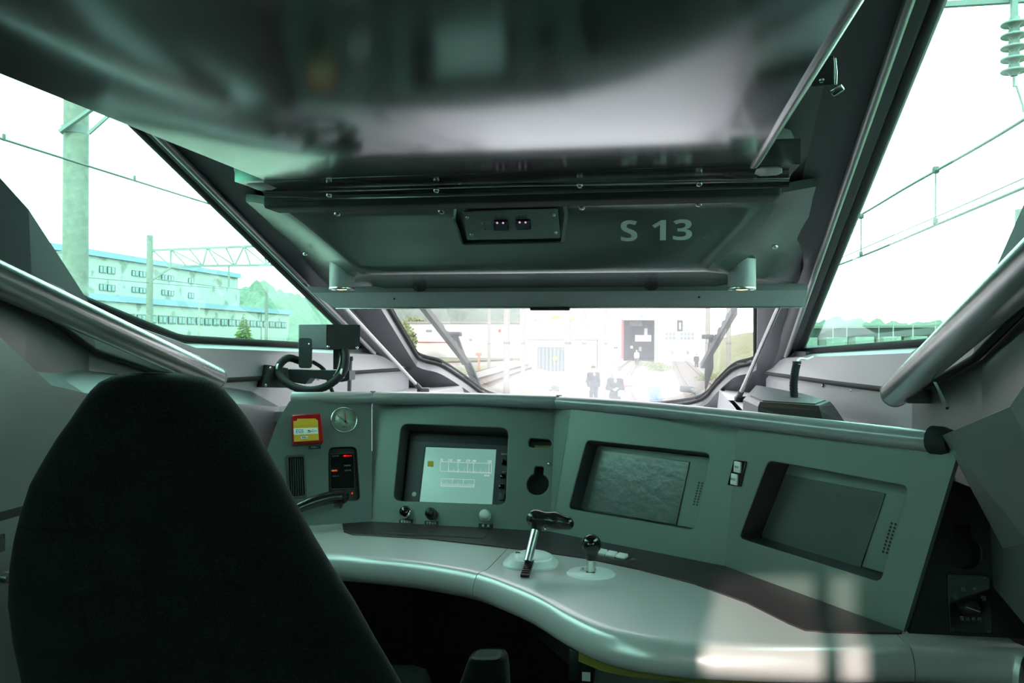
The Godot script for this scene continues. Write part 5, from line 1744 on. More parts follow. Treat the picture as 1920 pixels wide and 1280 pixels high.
func wiper(s: float) -> void:
	var up := Vector3(0, 1, -0.32).normalized()
	var base := H(0, screen_y(3.0), 3.0)
	var lift := func(px: float, py: float, z: float) -> Vector3:
		var o := base + up * z
		return on_plane(px, py, Plane(up, up.dot(o)))
	var n := thing("windscreen_wiper", "black windscreen wiper outside the glass by the " + ("driver's side of the windscreen" if s < 0 else "straight upright edge of the windscreen"), "wiper")
	if s < 0:
		part("blade", bar(lift.call(790, 570, 0.03), lift.call(873, 678, 0.03), 0.022, 0.025, null, up), M.black, n)
		var sp := MB.new()
		for k in 12:
			var t := k / 12.0
			var p: Vector3 = lift.call(lerpf(797, 874, t), lerpf(574, 672, t), 0.05)
			var q: Vector3 = lift.call(lerpf(797, 874, t + 0.075), lerpf(574, 672, t + 0.075), 0.05)
			bar(p, q, 0.010 if k % 2 else 0.022, 0.012, sp, up)
		part("yoke", sp.done(), M.black, n)
		part("arm", bar(lift.call(852, 628, 0.075), lift.call(872, 682, 0.075), 0.03, 0.012, null, up), M.black, n)
		part("arm", slab([lift.call(868, 680, 0.07), lift.call(882, 680, 0.07), lift.call(908, 738, 0.07), lift.call(885, 720, 0.07)], up * 0.012), M.steel_pale, n)
		part("pivot", rbox(Vector3(0.05, 0.02, 0.05), 0.005), M.black, n, Transform3D(Basis(), lift.call(854, 626, 0.07)))
	else:
		part("blade", bar(lift.call(1377, 583, 0.03), lift.call(1318, 685, 0.03), 0.022, 0.025, null, up), M.black, n)
		var sp := MB.new()
		for k in 10:
			var t := k / 10.0
			bar(lift.call(lerpf(1369, 1330, t), lerpf(590, 655, t), 0.05), lift.call(lerpf(1369, 1330, t + 0.09), lerpf(590, 655, t + 0.09), 0.05), 0.010 if k % 2 else 0.022, 0.012, sp, up)
		part("yoke", sp.done(), M.black, n)
		part("arm", slab([lift.call(1330, 632, 0.07), lift.call(1337, 632, 0.07), lift.call(1338, 690, 0.07), lift.call(1322, 738, 0.07), lift.call(1321, 700, 0.07)], up * 0.012), M.dark_grey, n)
		part("pivot", rbox(Vector3(0.05, 0.02, 0.05), 0.005), M.black, n, Transform3D(Basis(), lift.call(1327, 631, 0.07)))
	if s > 0:
		var w := thing("washer_nozzle", "small grey nozzle on a bent stalk outside the windscreen corner", "nozzle")
		part("head", rbox(Vector3(0.075, 0.035, 0.03), 0.008), M.dark_grey, w, Transform3D(Basis(Vector3.BACK, -0.08), lift.call(1288, 729, 0.09)))
		part("stalk", tube([lift.call(1297, 731, 0.08), lift.call(1306, 736, 0.06), lift.call(1312, 748, 0.02)], 0.012, 10), M.steel_pale, w)

# ---------- outdoors: a depot yard seen through the windscreen and the tinted side windows
const GROUND := -3.05
const RAILTOP := -2.6

func build_outdoors() -> void:
	struct("ground", box(V(-700, GROUND - 0.4, 900), V(700, GROUND, -80)), M.grassland, "grassy ground of the depot yard")
	struct("yard", box(V(-64, GROUND, 118), V(7, GROUND + 0.05, -30)), M.ballast, "gravel yard around the tracks")
	for q in [["yellow-green grass beside the small white hut", [[935, 748], [950, 722], [990, 704], [1050, 702], [1098, 706], [1110, 722], [1095, 748]]], ["yellow-green grass between the two tracks before the depot", [[1205, 748], [1212, 705], [1226, 684], [1250, 682], [1268, 700], [1290, 725], [1300, 748]]], ["grass between the sidings", [[760, 712], [840, 690], [900, 684], [930, 686], [860, 705], [790, 722]]]]:
		var edge := []
		for p in q[1]: edge.append(at_y(p[0], p[1], GROUND + 0.12))
		var g := part(numbered("grass_patch"), slab(edge, Vector3(0, -0.1, 0)), M.grassland, self)
		tag(g, q[0], "grass", "", "stuff")
	tracks()
	depot()
	people()
	yard_poles()
	factory()
	left_line()
	right_side()
	hills()
	greenery()

func on_ground(px: float, py: float, y := GROUND) -> Vector3:
	return at_y(px, py, y)

func track(pts: Array, label: String) -> void:
	var n := thing("railway_track", label, "track", Transform3D(), "tracks of the yard")
	var path := curve(pts, 10)
	var sides := [[], []]
	var bed := [[], [], [], []]
	for i in path.size():
		var t: Vector3 = (path[mini(i + 1, path.size() - 1)] - path[maxi(i - 1, 0)]).normalized()
		var o := Vector3(-t.z, 0, t.x)
		sides[0].append(path[i] - o * 0.75)
		sides[1].append(path[i] + o * 0.75)
		var g := Vector3(0, GROUND - RAILTOP + 0.02, 0)
		bed[0].append(path[i] - o * 2.6 + g)
		bed[1].append(path[i] - o * 1.7 + Vector3(0, -0.17, 0))
		bed[2].append(path[i] + o * 1.7 + Vector3(0, -0.17, 0))
		bed[3].append(path[i] + o * 2.6 + g)
	part("ballast_bed", sheet(bed, Vector3(0, -0.1, 0), false), M.ballast, n)
	for q in sides:
		var rings := []
		for i in q.size():
			var t: Vector3 = (q[mini(i + 1, q.size() - 1)] - q[maxi(i - 1, 0)]).normalized()
			var o := Vector3(-t.z, 0, t.x)
			var ring := []
			for c in [[-0.035, 0.0], [0.035, 0.0], [0.035, -0.03], [0.012, -0.045], [0.012, -0.11], [0.065, -0.13], [0.065, -0.15], [-0.065, -0.15], [-0.065, -0.13], [-0.012, -0.11], [-0.012, -0.045], [-0.035, -0.03]]:
				ring.append(q[i] + o * c[0] + Vector3(0, c[1], 0))
			rings.append(ring)
		part("rail", loft(rings, true, false), M.rail_rust, n)
	var mb := MB.new()
	var left := 0.0
	for i in path.size() - 1:
		var d: float = path[i].distance_to(path[i + 1])
		var t: Vector3 = (path[i + 1] - path[i]).normalized()
		while left < d:
			var c: Vector3 = path[i] + t * left
			var x := Vector3(-t.z, 0, t.x)
			box(Vector3(-1.25, -0.19, -0.12), Vector3(1.25, -0.15, 0.12), mb, Transform3D(Basis(x, Vector3.UP, x.cross(Vector3.UP)), c))
			left += 0.65
		left -= d
	var s := part("sleepers", mb.done(), M.sleeper, n)
	tag(s, "", "", "", "stuff")

func tracks() -> void:
	var own := [V(XC, RAILTOP, 6), V(XC, RAILTOP, 14), at_y(1185, 785, RAILTOP)]
	for p in [[1161, 745], [1160, 712], [1172, 692], [1188, 677], [1192, 674]]: own.append(at_y(p[0], p[1], RAILTOP))
	track(own, "railway track leading ahead into the open depot door")
	var b := []
	for p in [[1370, 778], [1345, 752], [1315, 722], [1292, 697], [1277, 678], [1275, 675]]: b.append(at_y(p[0], p[1], RAILTOP))
	track(b, "railway track curving to the closed white depot door")
	b = []
	for p in [[700, 760], [850, 728], [930, 704], [985, 687], [1012, 680], [1035, 676]]: b.append(at_y(p[0], p[1], RAILTOP))
	track(b, "railway track curving past the small white hut")
	b = []
	for p in [[690, 684], [790, 679], [880, 676.5], [930, 674.5], [952, 673.6]]: b.append(at_y(p[0], p[1], RAILTOP))
	track(b, "railway track running along the long white shed")

func wall_box(a: Vector3, b: Vector3, top: float, thick: float) -> ArrayMesh:
	var d := (b - a).normalized()
	var o := Vector3(-d.z, 0, d.x)
	if o.z > 0: o = -o
	return slab([Vector3(a.x, EYE + GROUND, a.z), Vector3(b.x, EYE + GROUND, b.z), Vector3(b.x, EYE + top, b.z), Vector3(a.x, EYE + top, a.z)], o * thick)

# a rectangle between two picture corners on a wall that faces the train at distance w
func pane_w(x0: float, y0: float, x1: float, y1: float, w: float, thick: float) -> ArrayMesh:
	var a := at_w(x0, y0, w)
	var b := at_w(x1, y1, w)
	return box(Vector3(minf(a.x, b.x), minf(a.y, b.y), -w), Vector3(maxf(a.x, b.x), maxf(a.y, b.y), -w + thick))

func depot() -> void:
	var w := 126.0
	var n := thing("depot_building", "white depot hall with one open door and one closed door", "building")
	# front wall with the door opening left out
	var x := func(px: float) -> float: return at_w(px, 640, w).x
	var y := func(py: float) -> float: return at_w(1200, py, w).y
	var g := EYE + GROUND
	var top := EYE + 9.5
	for q in [[975, 1169, g, top], [1169, 1227, y.call(600), top], [1227, 1322, g, top]]:
		part("front_wall", box(Vector3(x.call(q[0]), q[2], -w - 0.4), Vector3(x.call(q[1]), q[3], -w)), M.facade_white, n)
	part("roof", slab([Vector3(x.call(972), top, -w + 0.6), Vector3(x.call(1325), top, -w + 0.6), Vector3(x.call(1325), top + 3, -w - 40), Vector3(x.call(972), top + 3, -w - 40)], Vector3(0, 0.4, 0)), M.roof_grey, n)
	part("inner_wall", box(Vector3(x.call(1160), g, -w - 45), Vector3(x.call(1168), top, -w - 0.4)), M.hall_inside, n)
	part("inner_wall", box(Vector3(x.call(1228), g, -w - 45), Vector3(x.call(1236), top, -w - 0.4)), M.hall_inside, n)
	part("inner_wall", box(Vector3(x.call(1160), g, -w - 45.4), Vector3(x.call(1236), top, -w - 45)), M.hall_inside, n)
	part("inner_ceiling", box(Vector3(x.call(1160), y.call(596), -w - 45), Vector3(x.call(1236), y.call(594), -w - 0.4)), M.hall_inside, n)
	part("door_frame", pane_w(1165.5, 599, 1169, 672, w, 0.2), M.cloth_red, n)
	part("door_frame", pane_w(1227, 599, 1230, 672, w, 0.2), M.pale_concrete, n)
	part("inner_sign", pane_w(1191, 628, 1221, 640, w - 0.6 + 0.1, 0.1), M.facade_white, n)
	part("inner_lamp", pane_w(1180, 602, 1204, 611, w + 8, 0.3), M.facade_white, n)
	part("inner_stack", pane_w(1208, 615, 1214, 628, w + 4, 0.3), M.facade_white, n)
	part("inner_box", pane_w(1182, 648, 1187, 653, w + 4, 0.3), M.facade_white, n)
	part("inner_box", pane_w(1198, 650, 1203, 658, w + 4, 0.3), M.facade_white, n)
	# closed door with windows
	var d := part("closed_door", pane_w(1244, 600, 1306, 674, w, 0.15), M.facade_white, n)
	for r in 2:
		for c in 8:
			if c in [3]: continue
			var px := 1247.0 + c * 7.0
			part("pane", pane_w(px, 623.0 + r * 7.5, px + 5.6, 629.0 + r * 7.5, w - 0.15, 0.06), M.window_grey, d)
	part("pane", pane_w(1257.5, 657, 1263, 664, w - 0.15, 0.06), M.window_grey, d)
	part("pane", pane_w(1286.5, 657, 1292, 664, w - 0.15, 0.06), M.window_grey, d)
	part("track_number_board", pane_w(1269.5, 600, 1280, 621, w - 0.15, 0.1), M.black, n)
	part("track_number", pane_w(1273.5, 605, 1276.5, 617, w - 0.25, 0.08), M.facade_white, n)
	for q in [[1002, 598], [1010, 598], [1074, 608], [1200, 590]]:
		part("window", pane_w(q[0], q[1], q[0] + 5, q[1] + 5, w, 0.08), M.window_grey, n)
	part("yellow_sign", pane_w(1034, 592, 1050, 597, w, 0.1), M.cloth_yellow, n)
	part("yellow_sign", pane_w(1060, 596, 1078, 600, w, 0.1), M.cloth_yellow, n)
	# small hut in front of it
	var hw := 84.0
	var h := thing("equipment_hut", "small white flat-roofed hut with a grey louvred door beside the track", "hut")
	part("walls", box(Vector3(at_w(991, 640, hw).x, g, -hw - 5), Vector3(at_w(1117, 640, hw).x, at_w(1050, 637, hw).y, -hw)), M.facade_white, h)
	part("roof", box(Vector3(at_w(989, 640, hw).x, at_w(1050, 637, hw).y, -hw - 5.2), Vector3(at_w(1119, 640, hw).x, at_w(1050, 634, hw).y, -hw + 0.2)), M.pale_concrete, h)
	var dr := part("louvred_door", pane_w(1008, 650, 1058, 702, hw, 0.1), M.steel_pale, h)
	for k in 7:
		part("slat", pane_w(1010.0 + k * 7, 652, 1013.5 + k * 7, 700, hw - 0.1, 0.08), M.window_grey, dr)
	part("warning_sign", pane_w(1037, 669, 1044, 675, hw - 0.2, 0.05), M.cloth_yellow, h)
	part("downpipe", pane_w(1119, 637, 1120.5, 690, hw - 0.05, 0.1), M.roof_grey, h)
	# long shed to its side
	var sw := 150.0
	var s := thing("long_shed", "long low white shed behind the sidings", "shed")
	part("walls", box(Vector3(at_w(768, 640, sw).x, g, -sw - 12), Vector3(at_w(975, 640, sw).x, at_w(870, 606, sw).y, -sw)), M.facade_white, s)
	part("roof", box(Vector3(at_w(765, 640, sw).x, at_w(870, 606, sw).y, -sw - 12.5), Vector3(at_w(978, 640, sw).x, at_w(870, 603, sw).y, -sw + 0.4)), M.pale_concrete, s)
	part("stripe", pane_w(783, 640.5, 860, 642.5, sw, 0.1), M.cloth_red, s)
	part("window", pane_w(799, 618, 810, 622, sw, 0.1), M.window_grey, s)
	part("window", pane_w(880, 635, 885, 639, sw, 0.1), M.window_grey, s)
	part("fire_sign", pane_w(934.5, 617, 939.5, 623, sw, 0.1), M.cloth_red, s)

func person(at: Vector3, turn: float, label: String, look_: Dictionary) -> void:
	var n := thing("person", label, "person", Transform3D(Basis(Vector3.UP, turn), at), "people on the track")
	var lean: float = look_.get("lean", 0.0)
	var bend := Transform3D(Basis(Vector3.RIGHT, lean), Vector3(0, 0.93, 0))
	var b := func(x: float, y: float, z: float) -> Vector3: return bend * Vector3(x, y - 0.93, z)
	var step: float = look_.get("step", 0.06)
	var hips := [Vector3(-0.09, 0.92, 0), Vector3(0.09, 0.92, 0)]
	var knees := [Vector3(-0.11, 0.5, step * 0.6 + 0.02), Vector3(0.11, 0.5, -step * 0.3 + 0.02)]
	var ankles := [Vector3(-0.11, 0.09, step), Vector3(0.11, 0.09, -step)]
	var sh := [b.call(-0.19, 1.42, 0), b.call(0.19, 1.42, 0)]
	var el: Array = look_.get("elbows", [Vector3(-0.26, 1.14, -0.03), Vector3(0.26, 1.14, -0.03)])
	var wr: Array = look_.get("wrists", [Vector3(-0.24, 0.9, 0.06), Vector3(0.24, 0.9, 0.06)])
	el = el.map(func(p): return b.call(p.x, p.y, p.z))
	wr = wr.map(func(p): return b.call(p.x, p.y, p.z))
	var trunk := [[b.call(0, 1.0, 0), b.call(0, 1.22, 0.0), 0.13, 0.135], [b.call(-0.07, 1.3, 0), b.call(0.07, 1.3, 0), 0.125, 0.125], [sh[0], sh[1], 0.07, 0.07], [Vector3(-0.05, 0.95, 0), Vector3(0.05, 0.95, 0), 0.12, 0.12]]
	var head: Vector3 = b.call(0, 1.63, 0.02)
	var caps := trunk.duplicate()
	caps.append([b.call(0, 1.42, 0), b.call(0, 1.55, 0.01), 0.055, 0.05])
	for k in 2:
		caps.append([hips[k], knees[k], 0.085, 0.055])
		caps.append([knees[k], ankles[k], 0.055, 0.038])
		caps.append([sh[k], el[k], 0.05, 0.04])
		caps.append([el[k], wr[k], 0.04, 0.03])
	var st := SurfaceTool.new()
	st.begin(Mesh.PRIMITIVE_TRIANGLES)
	st.append_from(body_mesh(caps, 0.05, 0.035), 0, Transform3D())
	var hc := [[head + Vector3(0, 0.03, -0.01), head + Vector3(0, 0.02, 0.02), 0.092, 0.085], [head + Vector3(0, -0.05, 0.03), head + Vector3(0, -0.08, 0.045), 0.065, 0.05], [head + Vector3(0, 0.0, 0.095), head + Vector3(0, -0.03, 0.112), 0.012, 0.016]]
	for s in [-1.0, 1.0]: hc.append([head + Vector3(s * 0.085, 0.01, 0.0), head + Vector3(s * 0.09, -0.03, 0.005), 0.015, 0.012])
	st.append_from(body_mesh(hc, 0.03, 0.014), 0, Transform3D())
	for k in 2:
		var dir: Vector3 = (wr[k] - el[k]).normalized()
		var side := dir.cross(Vector3.FORWARD).normalized()
		var fin := [[wr[k], wr[k] + dir * 0.085, 0.026, 0.032]]
		for f in 4:
			var root: Vector3 = wr[k] + dir * 0.085 + side * (f - 1.5) * 0.019
			var long: float = [0.06, 0.072, 0.068, 0.052][f]
			var mid := root + dir * long * 0.55
			fin.append([root, mid, 0.0095, 0.009])
			fin.append([mid, mid + (dir * 0.8 + dir.cross(side) * 0.4).normalized() * long * 0.5, 0.009, 0.0075])
		fin.append([wr[k] + dir * 0.03 + side * 0.025, wr[k] + dir * 0.075 + side * 0.055, 0.011, 0.009])
		st.append_from(body_mesh(fin, 0.006, 0.009), 0, Transform3D())
	part("body", st.commit(), M.skin, n)
	var coat := []
	for c in trunk: coat.append([c[0], c[1], c[2] + 0.022, c[3] + 0.022])
	for k in 2:
		coat.append([sh[k], el[k], 0.07, 0.058])
		coat.append([el[k], el[k].lerp(wr[k], 0.9), 0.058, 0.045])
	part(look_.get("coat_name", "jacket"), body_mesh(coat, 0.05, 0.035), M[look_.coat], n)
	var legs := [[hips[0], hips[1], 0.12, 0.12]]
	for k in 2:
		legs.append([hips[k], knees[k], 0.11, 0.08])
		legs.append([knees[k], ankles[k] + Vector3(0, 0.03, 0), 0.08, 0.065])
	part("trousers", body_mesh(legs, 0.04, 0.035), M[look_.legs], n)
	for k in 2:
		part("shoe", body_mesh([[ankles[k] + Vector3(0, -0.04, -0.04), ankles[k] + Vector3(0, -0.05, 0.15), 0.05, 0.04]], 0.02, 0.02), M.hair, n)
	if look_.has("shirt"):
		part("shirt", body_mesh([[b.call(0, 1.2, 0.11), b.call(0, 1.42, 0.075), 0.04, 0.055]], 0.02, 0.02), M[look_.shirt], n)
	match look_.get("hat", ""):
		"helmet":
			part("helmet", body_mesh([[head + Vector3(0, 0.06, 0), head + Vector3(0, 0.085, 0), 0.115, 0.1], [head + Vector3(0, 0.045, 0.08), head + Vector3(0, 0.04, 0.13), 0.03, 0.012]], 0.03, 0.016), M[look_.get("hat_color", "helmet_white")], n)
		"cap":
			part("cap", body_mesh([[head + Vector3(0, 0.07, -0.01), head + Vector3(0, 0.08, -0.01), 0.105, 0.095], [head + Vector3(-0.03, 0.055, 0.11), head + Vector3(0.03, 0.055, 0.11), 0.022, 0.022]], 0.03, 0.016), M[look_.get("hat_color", "hair")], n)
		_:
			part("hair", body_mesh([[head + Vector3(0, 0.055, -0.03), head + Vector3(0, 0.06, 0.01), 0.1, 0.09]], 0.03, 0.016), M.hair, n)
	if look_.has("bag"):
		part("shoulder_bag", rbox(Vector3(0.2, 0.22, 0.1), 0.03), M[look_.bag], n, Transform3D(Basis(), Vector3(0.18, 0.98, 0.16)))

func stand(px: float, depth: float, y := GROUND) -> Vector3:
	var p := at_d(px, 640, depth)
	return Vector3(p.x, EYE + y, p.z)

func people() -> void:
	var bed := RAILTOP - 0.15
	var hold := {"elbows": [Vector3(-0.27, 1.15, 0.02), Vector3(0.27, 1.15, 0.02)], "wrists": [Vector3(-0.08, 1.12, 0.24), Vector3(0.08, 1.16, 0.24)]}
	person(stand(1113, 34, bed), 0.5, "person in a dark suit and white shirt standing beside the rail", {"coat": "suit_navy", "legs": "suit_navy", "shirt": "cloth_white", "step": 0.02})
	person(stand(1154, 28.5, bed), 0.1, "person in black with a white sun hat standing between the rails holding a bag", {"coat": "cloth_black", "legs": "cloth_black", "hat": "helmet", "shirt": "cloth_white", "bag": "blue_trim"}.merged(hold))
	person(stand(1172, 31, bed), -0.3, "person in white trousers and a reddish top standing on the track", {"coat": "cloth_rose", "legs": "cloth_white", "hat": "cap", "hat_color": "cloth_white", "coat_name": "top"}.merged(hold))
	person(stand(1194, 98, bed), 0.0, "distant person with a yellow helmet standing before the open depot door", {"coat": "cloth_white", "legs": "cloth_black", "hat": "helmet", "hat_color": "cloth_yellow"})
	person(stand(1230, 23.5, bed), -1.1, "person in a blue work coat and white helmet walking across the track", {"coat": "cloth_blue", "legs": "cloth_blue", "hat": "helmet", "step": 0.2, "lean": 0.1})
	person(stand(1056, 19, bed), -0.9, "person in a dark jacket and grey cap bending forward", {"coat": "cloth_grey", "legs": "cloth_black", "hat": "cap", "lean": 0.3, "hat_color": "cloth_grey"})
	person(stand(961, 23), 0.4, "person with a pale cap leaning forward in front of the train", {"coat": "cloth_grey", "legs": "cloth_black", "hat": "cap", "hat_color": "cloth_white", "lean": 0.25})
	person(stand(921, 20), 1.4, "dark-haired person in white stooping in front of the train", {"coat": "cloth_white", "legs": "cloth_black", "lean": 0.3})
	person(stand(1306, 92), 0.0, "distant person in dark clothes standing beside the closed depot door", {"coat": "suit_navy", "legs": "suit_navy"})

func pole(px: float, wide_px: float, top: float, depth: float, m: Material, label: String, category := "pole", group := "") -> Node3D:
	var b := stand(px, depth)
	var r := wide_px / FOCAL * depth / 2
	var t := at_d(px, top, depth)
	var n := thing("concrete_pole", label, category, Transform3D(), group)
	part("shaft", tube([b, Vector3(b.x, t.y, b.z)], [r * 1.05, r * 0.95], 16), m, n)
	return n

func yard_poles() -> void:
	for q in [[950, 12, 540, 44, "pale thick concrete pole standing beside the hut"], [1065, 12, 540, 46, "pale thick concrete pole standing in front of the hut"], [981, 8, 545, 66, "pale slim concrete pole by the edge of the hut"], [1095, 8, 545, 64, "pale slim concrete pole in front of the hut's plain wall"], [917, 6, 560, 92, "pale slim concrete pole beside the long white shed"], [1136, 7, 560, 80, "pale slim concrete pole between the hut and the open depot door"], [1327, 9, 540, 74, "pale concrete pole beside the depot's corner and the wiper"], [1366, 9, 560, 70, "pale concrete pole standing before the grassy bank"]]:
		var n := pole(q[0], q[1], q[2], q[3], M.pale_concrete, q[4], "pole", "poles in the yard")
		var c := at_d(q[0], 645, q[3])
		part("band", tube([c, c + Vector3(0, 0.12, 0)], q[1] / FOCAL * q[3] / 2 + 0.03, 14), M.steel_pale, n)
	var s := thing("track_signal", "white ground signal with black lenses beside the depot door", "signal", Transform3D(Basis(), stand(1155, 108)))
	part("post", box(Vector3(-0.08, 0, -0.08), Vector3(0.08, 1.6, 0.08)), M.pale_concrete, s)
	part("case", rbox(Vector3(0.6, 1.5, 0.3), 0.05), M.facade_white, s, at_loc(Vector2(0, 2.2)))
	for x in [-0.13, 0.13]: part("lens", tube([Vector3(x, 2.3, 0.15), Vector3(x, 2.3, 0.2)], 0.13, 14), M.black, s)
	var o := thing("orange_marker", "orange marker post beside the sidings", "marker", Transform3D(Basis(), stand(898, 84)))
	part("post", box(Vector3(-0.1, 0, -0.1), Vector3(0.1, 1.6, 0.1)), M.pale_orange, o)
	part("head", rbox(Vector3(0.6, 0.35, 0.2), 0.04), M.pale_orange, o, at_loc(Vector2(0, 1.75)))

# the factory along the line: walls parallel to the track, given by x
func side_pane(x0: float, y0: float, x1: float, y1: float, x: float, out: float) -> ArrayMesh:
	var a := at_x(x0, y0, x)
	var b := at_x(x1, y1, x)
	return box(Vector3(x, minf(a.y, b.y), minf(a.z, b.z)), Vector3(x + out, maxf(a.y, b.y), maxf(a.z, b.z)))

func factory() -> void:
	var n := thing("factory_building", "large white factory block with pale blue roof edges and stained walls", "building")
	var g := EYE + GROUND
	var x := -70.7
	var top := EYE + 10.6
	part("upper_block", box(Vector3(x - 30, g, -at_w(440, 520, 130).z * 0 - 131), Vector3(x, top, -30)), M.facade, n)
	part("roof_edge", box(Vector3(x - 30, top, -131.3), Vector3(x + 0.4, top + 0.75, -30)), M.blue_trim, n)
	var xl := -67.5
	part("lower_block", box(Vector3(xl - 6, g, -144), Vector3(xl, EYE + 4.75, -30)), M.facade, n)
	part("roof_edge", box(Vector3(xl - 6, EYE + 4.75, -144.3), Vector3(xl + 0.4, EYE + 5.55, -30)), M.blue_trim, n)
	part("annex", box(Vector3(x - 26, g, -139), Vector3(x - 4, EYE + 9.0, -131)), M.facade, n)
	for q in [[186, 199, 497.5, 512], [201, 215, 499, 514], [247, 259, 506, 518], [261, 273, 507.5, 520], [303, 313, 514, 525.5], [315, 325, 515.5, 527], [353, 363, 520.5, 532], [186, 199, 531.5, 545], [201, 215, 533, 546.5], [247, 259, 537, 548.5], [261, 273, 538.5, 550], [303, 313, 542.5, 553.5], [315, 325, 544, 555], [353, 363, 548, 559.5]]:
		var f := part("window", side_pane(q[0], q[2], q[1], q[3], x, 0.12), M.window_dark, n)
		for k in 2:
			var px: float = lerpf(q[0], q[1], 0.08 + 0.5 * k)
			part("pane", side_pane(px, q[2] + 1.5, px + (q[1] - q[0]) * 0.36, q[3] - 1.5, x + 0.12, 0.05), M.window_grey, f)
	# long window band of the lower block
	var yb := at_x(300, 606, xl).y
	var yt := at_x(300, 591, xl).y
	for k in 26:
		var w := 82.0 + k * 2.35
		var f := part("window", box(Vector3(xl, yb, -w - 1.9), Vector3(xl + 0.12, yt, -w)), M.window_dark, n)
		for j in 2:
			part("pane", box(Vector3(xl + 0.12, yb + 0.15, -w - 0.12 - 0.9 * j - 0.72), Vector3(xl + 0.16, yt - 0.15, -w - 0.12 - 0.9 * j)), M.window_grey, f)
	for w in [133.0]:
		part("downpipe", box(Vector3(xl, g, -w - 0.12), Vector3(xl + 0.15, EYE + 4.7, -w)), M.pale_concrete, n)

func rod_set(mb: MB, a: Vector3, b: Vector3, wide_: float) -> void:
	bar(a, b, wide_, wide_, mb)

func truss(n: Node3D, a0: Vector3, a1: Vector3, b0: Vector3, b1: Vector3, bays: int, s: float) -> void:
	part("top_chord", bar(a0, a1, s, s), M.steel_pale, n)
	part("bottom_chord", bar(b0, b1, s, s), M.steel_pale, n)
	for k in bays + 1:
		var t := float(k) / bays
		part("post", bar(a0.lerp(a1, t), b0.lerp(b1, t), s * 0.6, s * 0.6), M.steel_pale, n)
		if k < bays:
			var u := float(k + 1) / bays
			part("diagonal", bar((a0 if k % 2 else b0).lerp(a1 if k % 2 else b1, t), (b0 if k % 2 else a0).lerp(b1 if k % 2 else a1, u), s * 0.6, s * 0.6), M.steel_pale, n)

func left_line() -> void:
	# thick pole close to the cab with the foot of its steel arm
	var p := pole(140.5, 45, 60, 14.5, M.concrete, "thick weathered concrete pole close outside the side window")
	var d := 14.2
	part("collar", tube([at_d(140.5, 252, 14.5), at_d(140.5, 238, 14.5)], 0.225, 18), M.steel_pale, p)
	part("arm", bar(at_d(112, 247, d), at_d(178, 200, d), 0.09, 0.05), M.steel_pale, p)
	part("arm", bar(at_d(166, 250, d), at_d(206, 214, d), 0.05, 0.05), M.steel_pale, p)
	# gantry across the yard
	var gp := pole(280, 12, 441, 52, M.concrete, "slim concrete pole carrying the lattice gantry before the factory")
	var gt := thing("lattice_gantry", "pale steel lattice gantry beam reaching from the slim pole", "gantry")
	truss(gt, at_d(286, 469, 52), at_d(560, 458, 52), at_d(320, 499, 52), at_d(560, 496, 52), 8, 0.14)
	part("knee_brace", bar(at_d(276, 531, 52), at_d(323, 499, 52), 0.1, 0.1), M.steel_pale, gt)
	part("insulator", tube([at_d(429, 499, 52), at_d(429, 538, 52)], 0.06, 8), M.ceramic, gt)
	pole(499, 6, 540, 96, M.concrete, "thin concrete pole beside the end of the factory")
	pole(373, 3, 568, 110, M.pale_concrete, "very thin pale post in front of the factory's window band")
	var g2 := thing("lattice_bracket", "pale steel bracket behind the thick concrete pole", "bracket")
	truss(g2, at_d(66, 478, 40), at_d(140, 469, 40), at_d(86, 506, 40), at_d(140, 499, 40), 2, 0.08)
	part("post_shaft", tube([stand(141, 40), at_d(141, 420, 40)], 0.18, 12), M.concrete, g2)
	var wires := [["overhead_wire", [V(-8, 2.5, 3), V(-8, 2.46, 15), V(-8, 2.5, 40)], 0.016, "thin overhead wire sagging past the thick concrete pole"], ["overhead_wire", [at_d(281, 521, 52), at_d(400, 536, 68), at_d(470, 544, 84), at_d(499, 548, 96)], 0.03, "thin wire in front of the factory below the gantry"], ["overhead_wire", [at_d(165, 520, 42), at_d(280, 530, 52), at_d(420, 541, 64)], 0.02, "thin wire from the thick pole to the slim gantry pole"]]
	for q in wires:
		var n := thing(q[0], q[3], "wire")
		part("strand", tube(curve(q[1], 8), q[2], 6), M.wire, n)
		if q[1][0].x == -8.0:
			for w in [9.0, 11.6, 14.6]: part("clamp", rbox(Vector3(0.03, 0.09, 0.04), 0.008), M.wire, n, Transform3D(Basis(), V(-8, 2.5, w)))

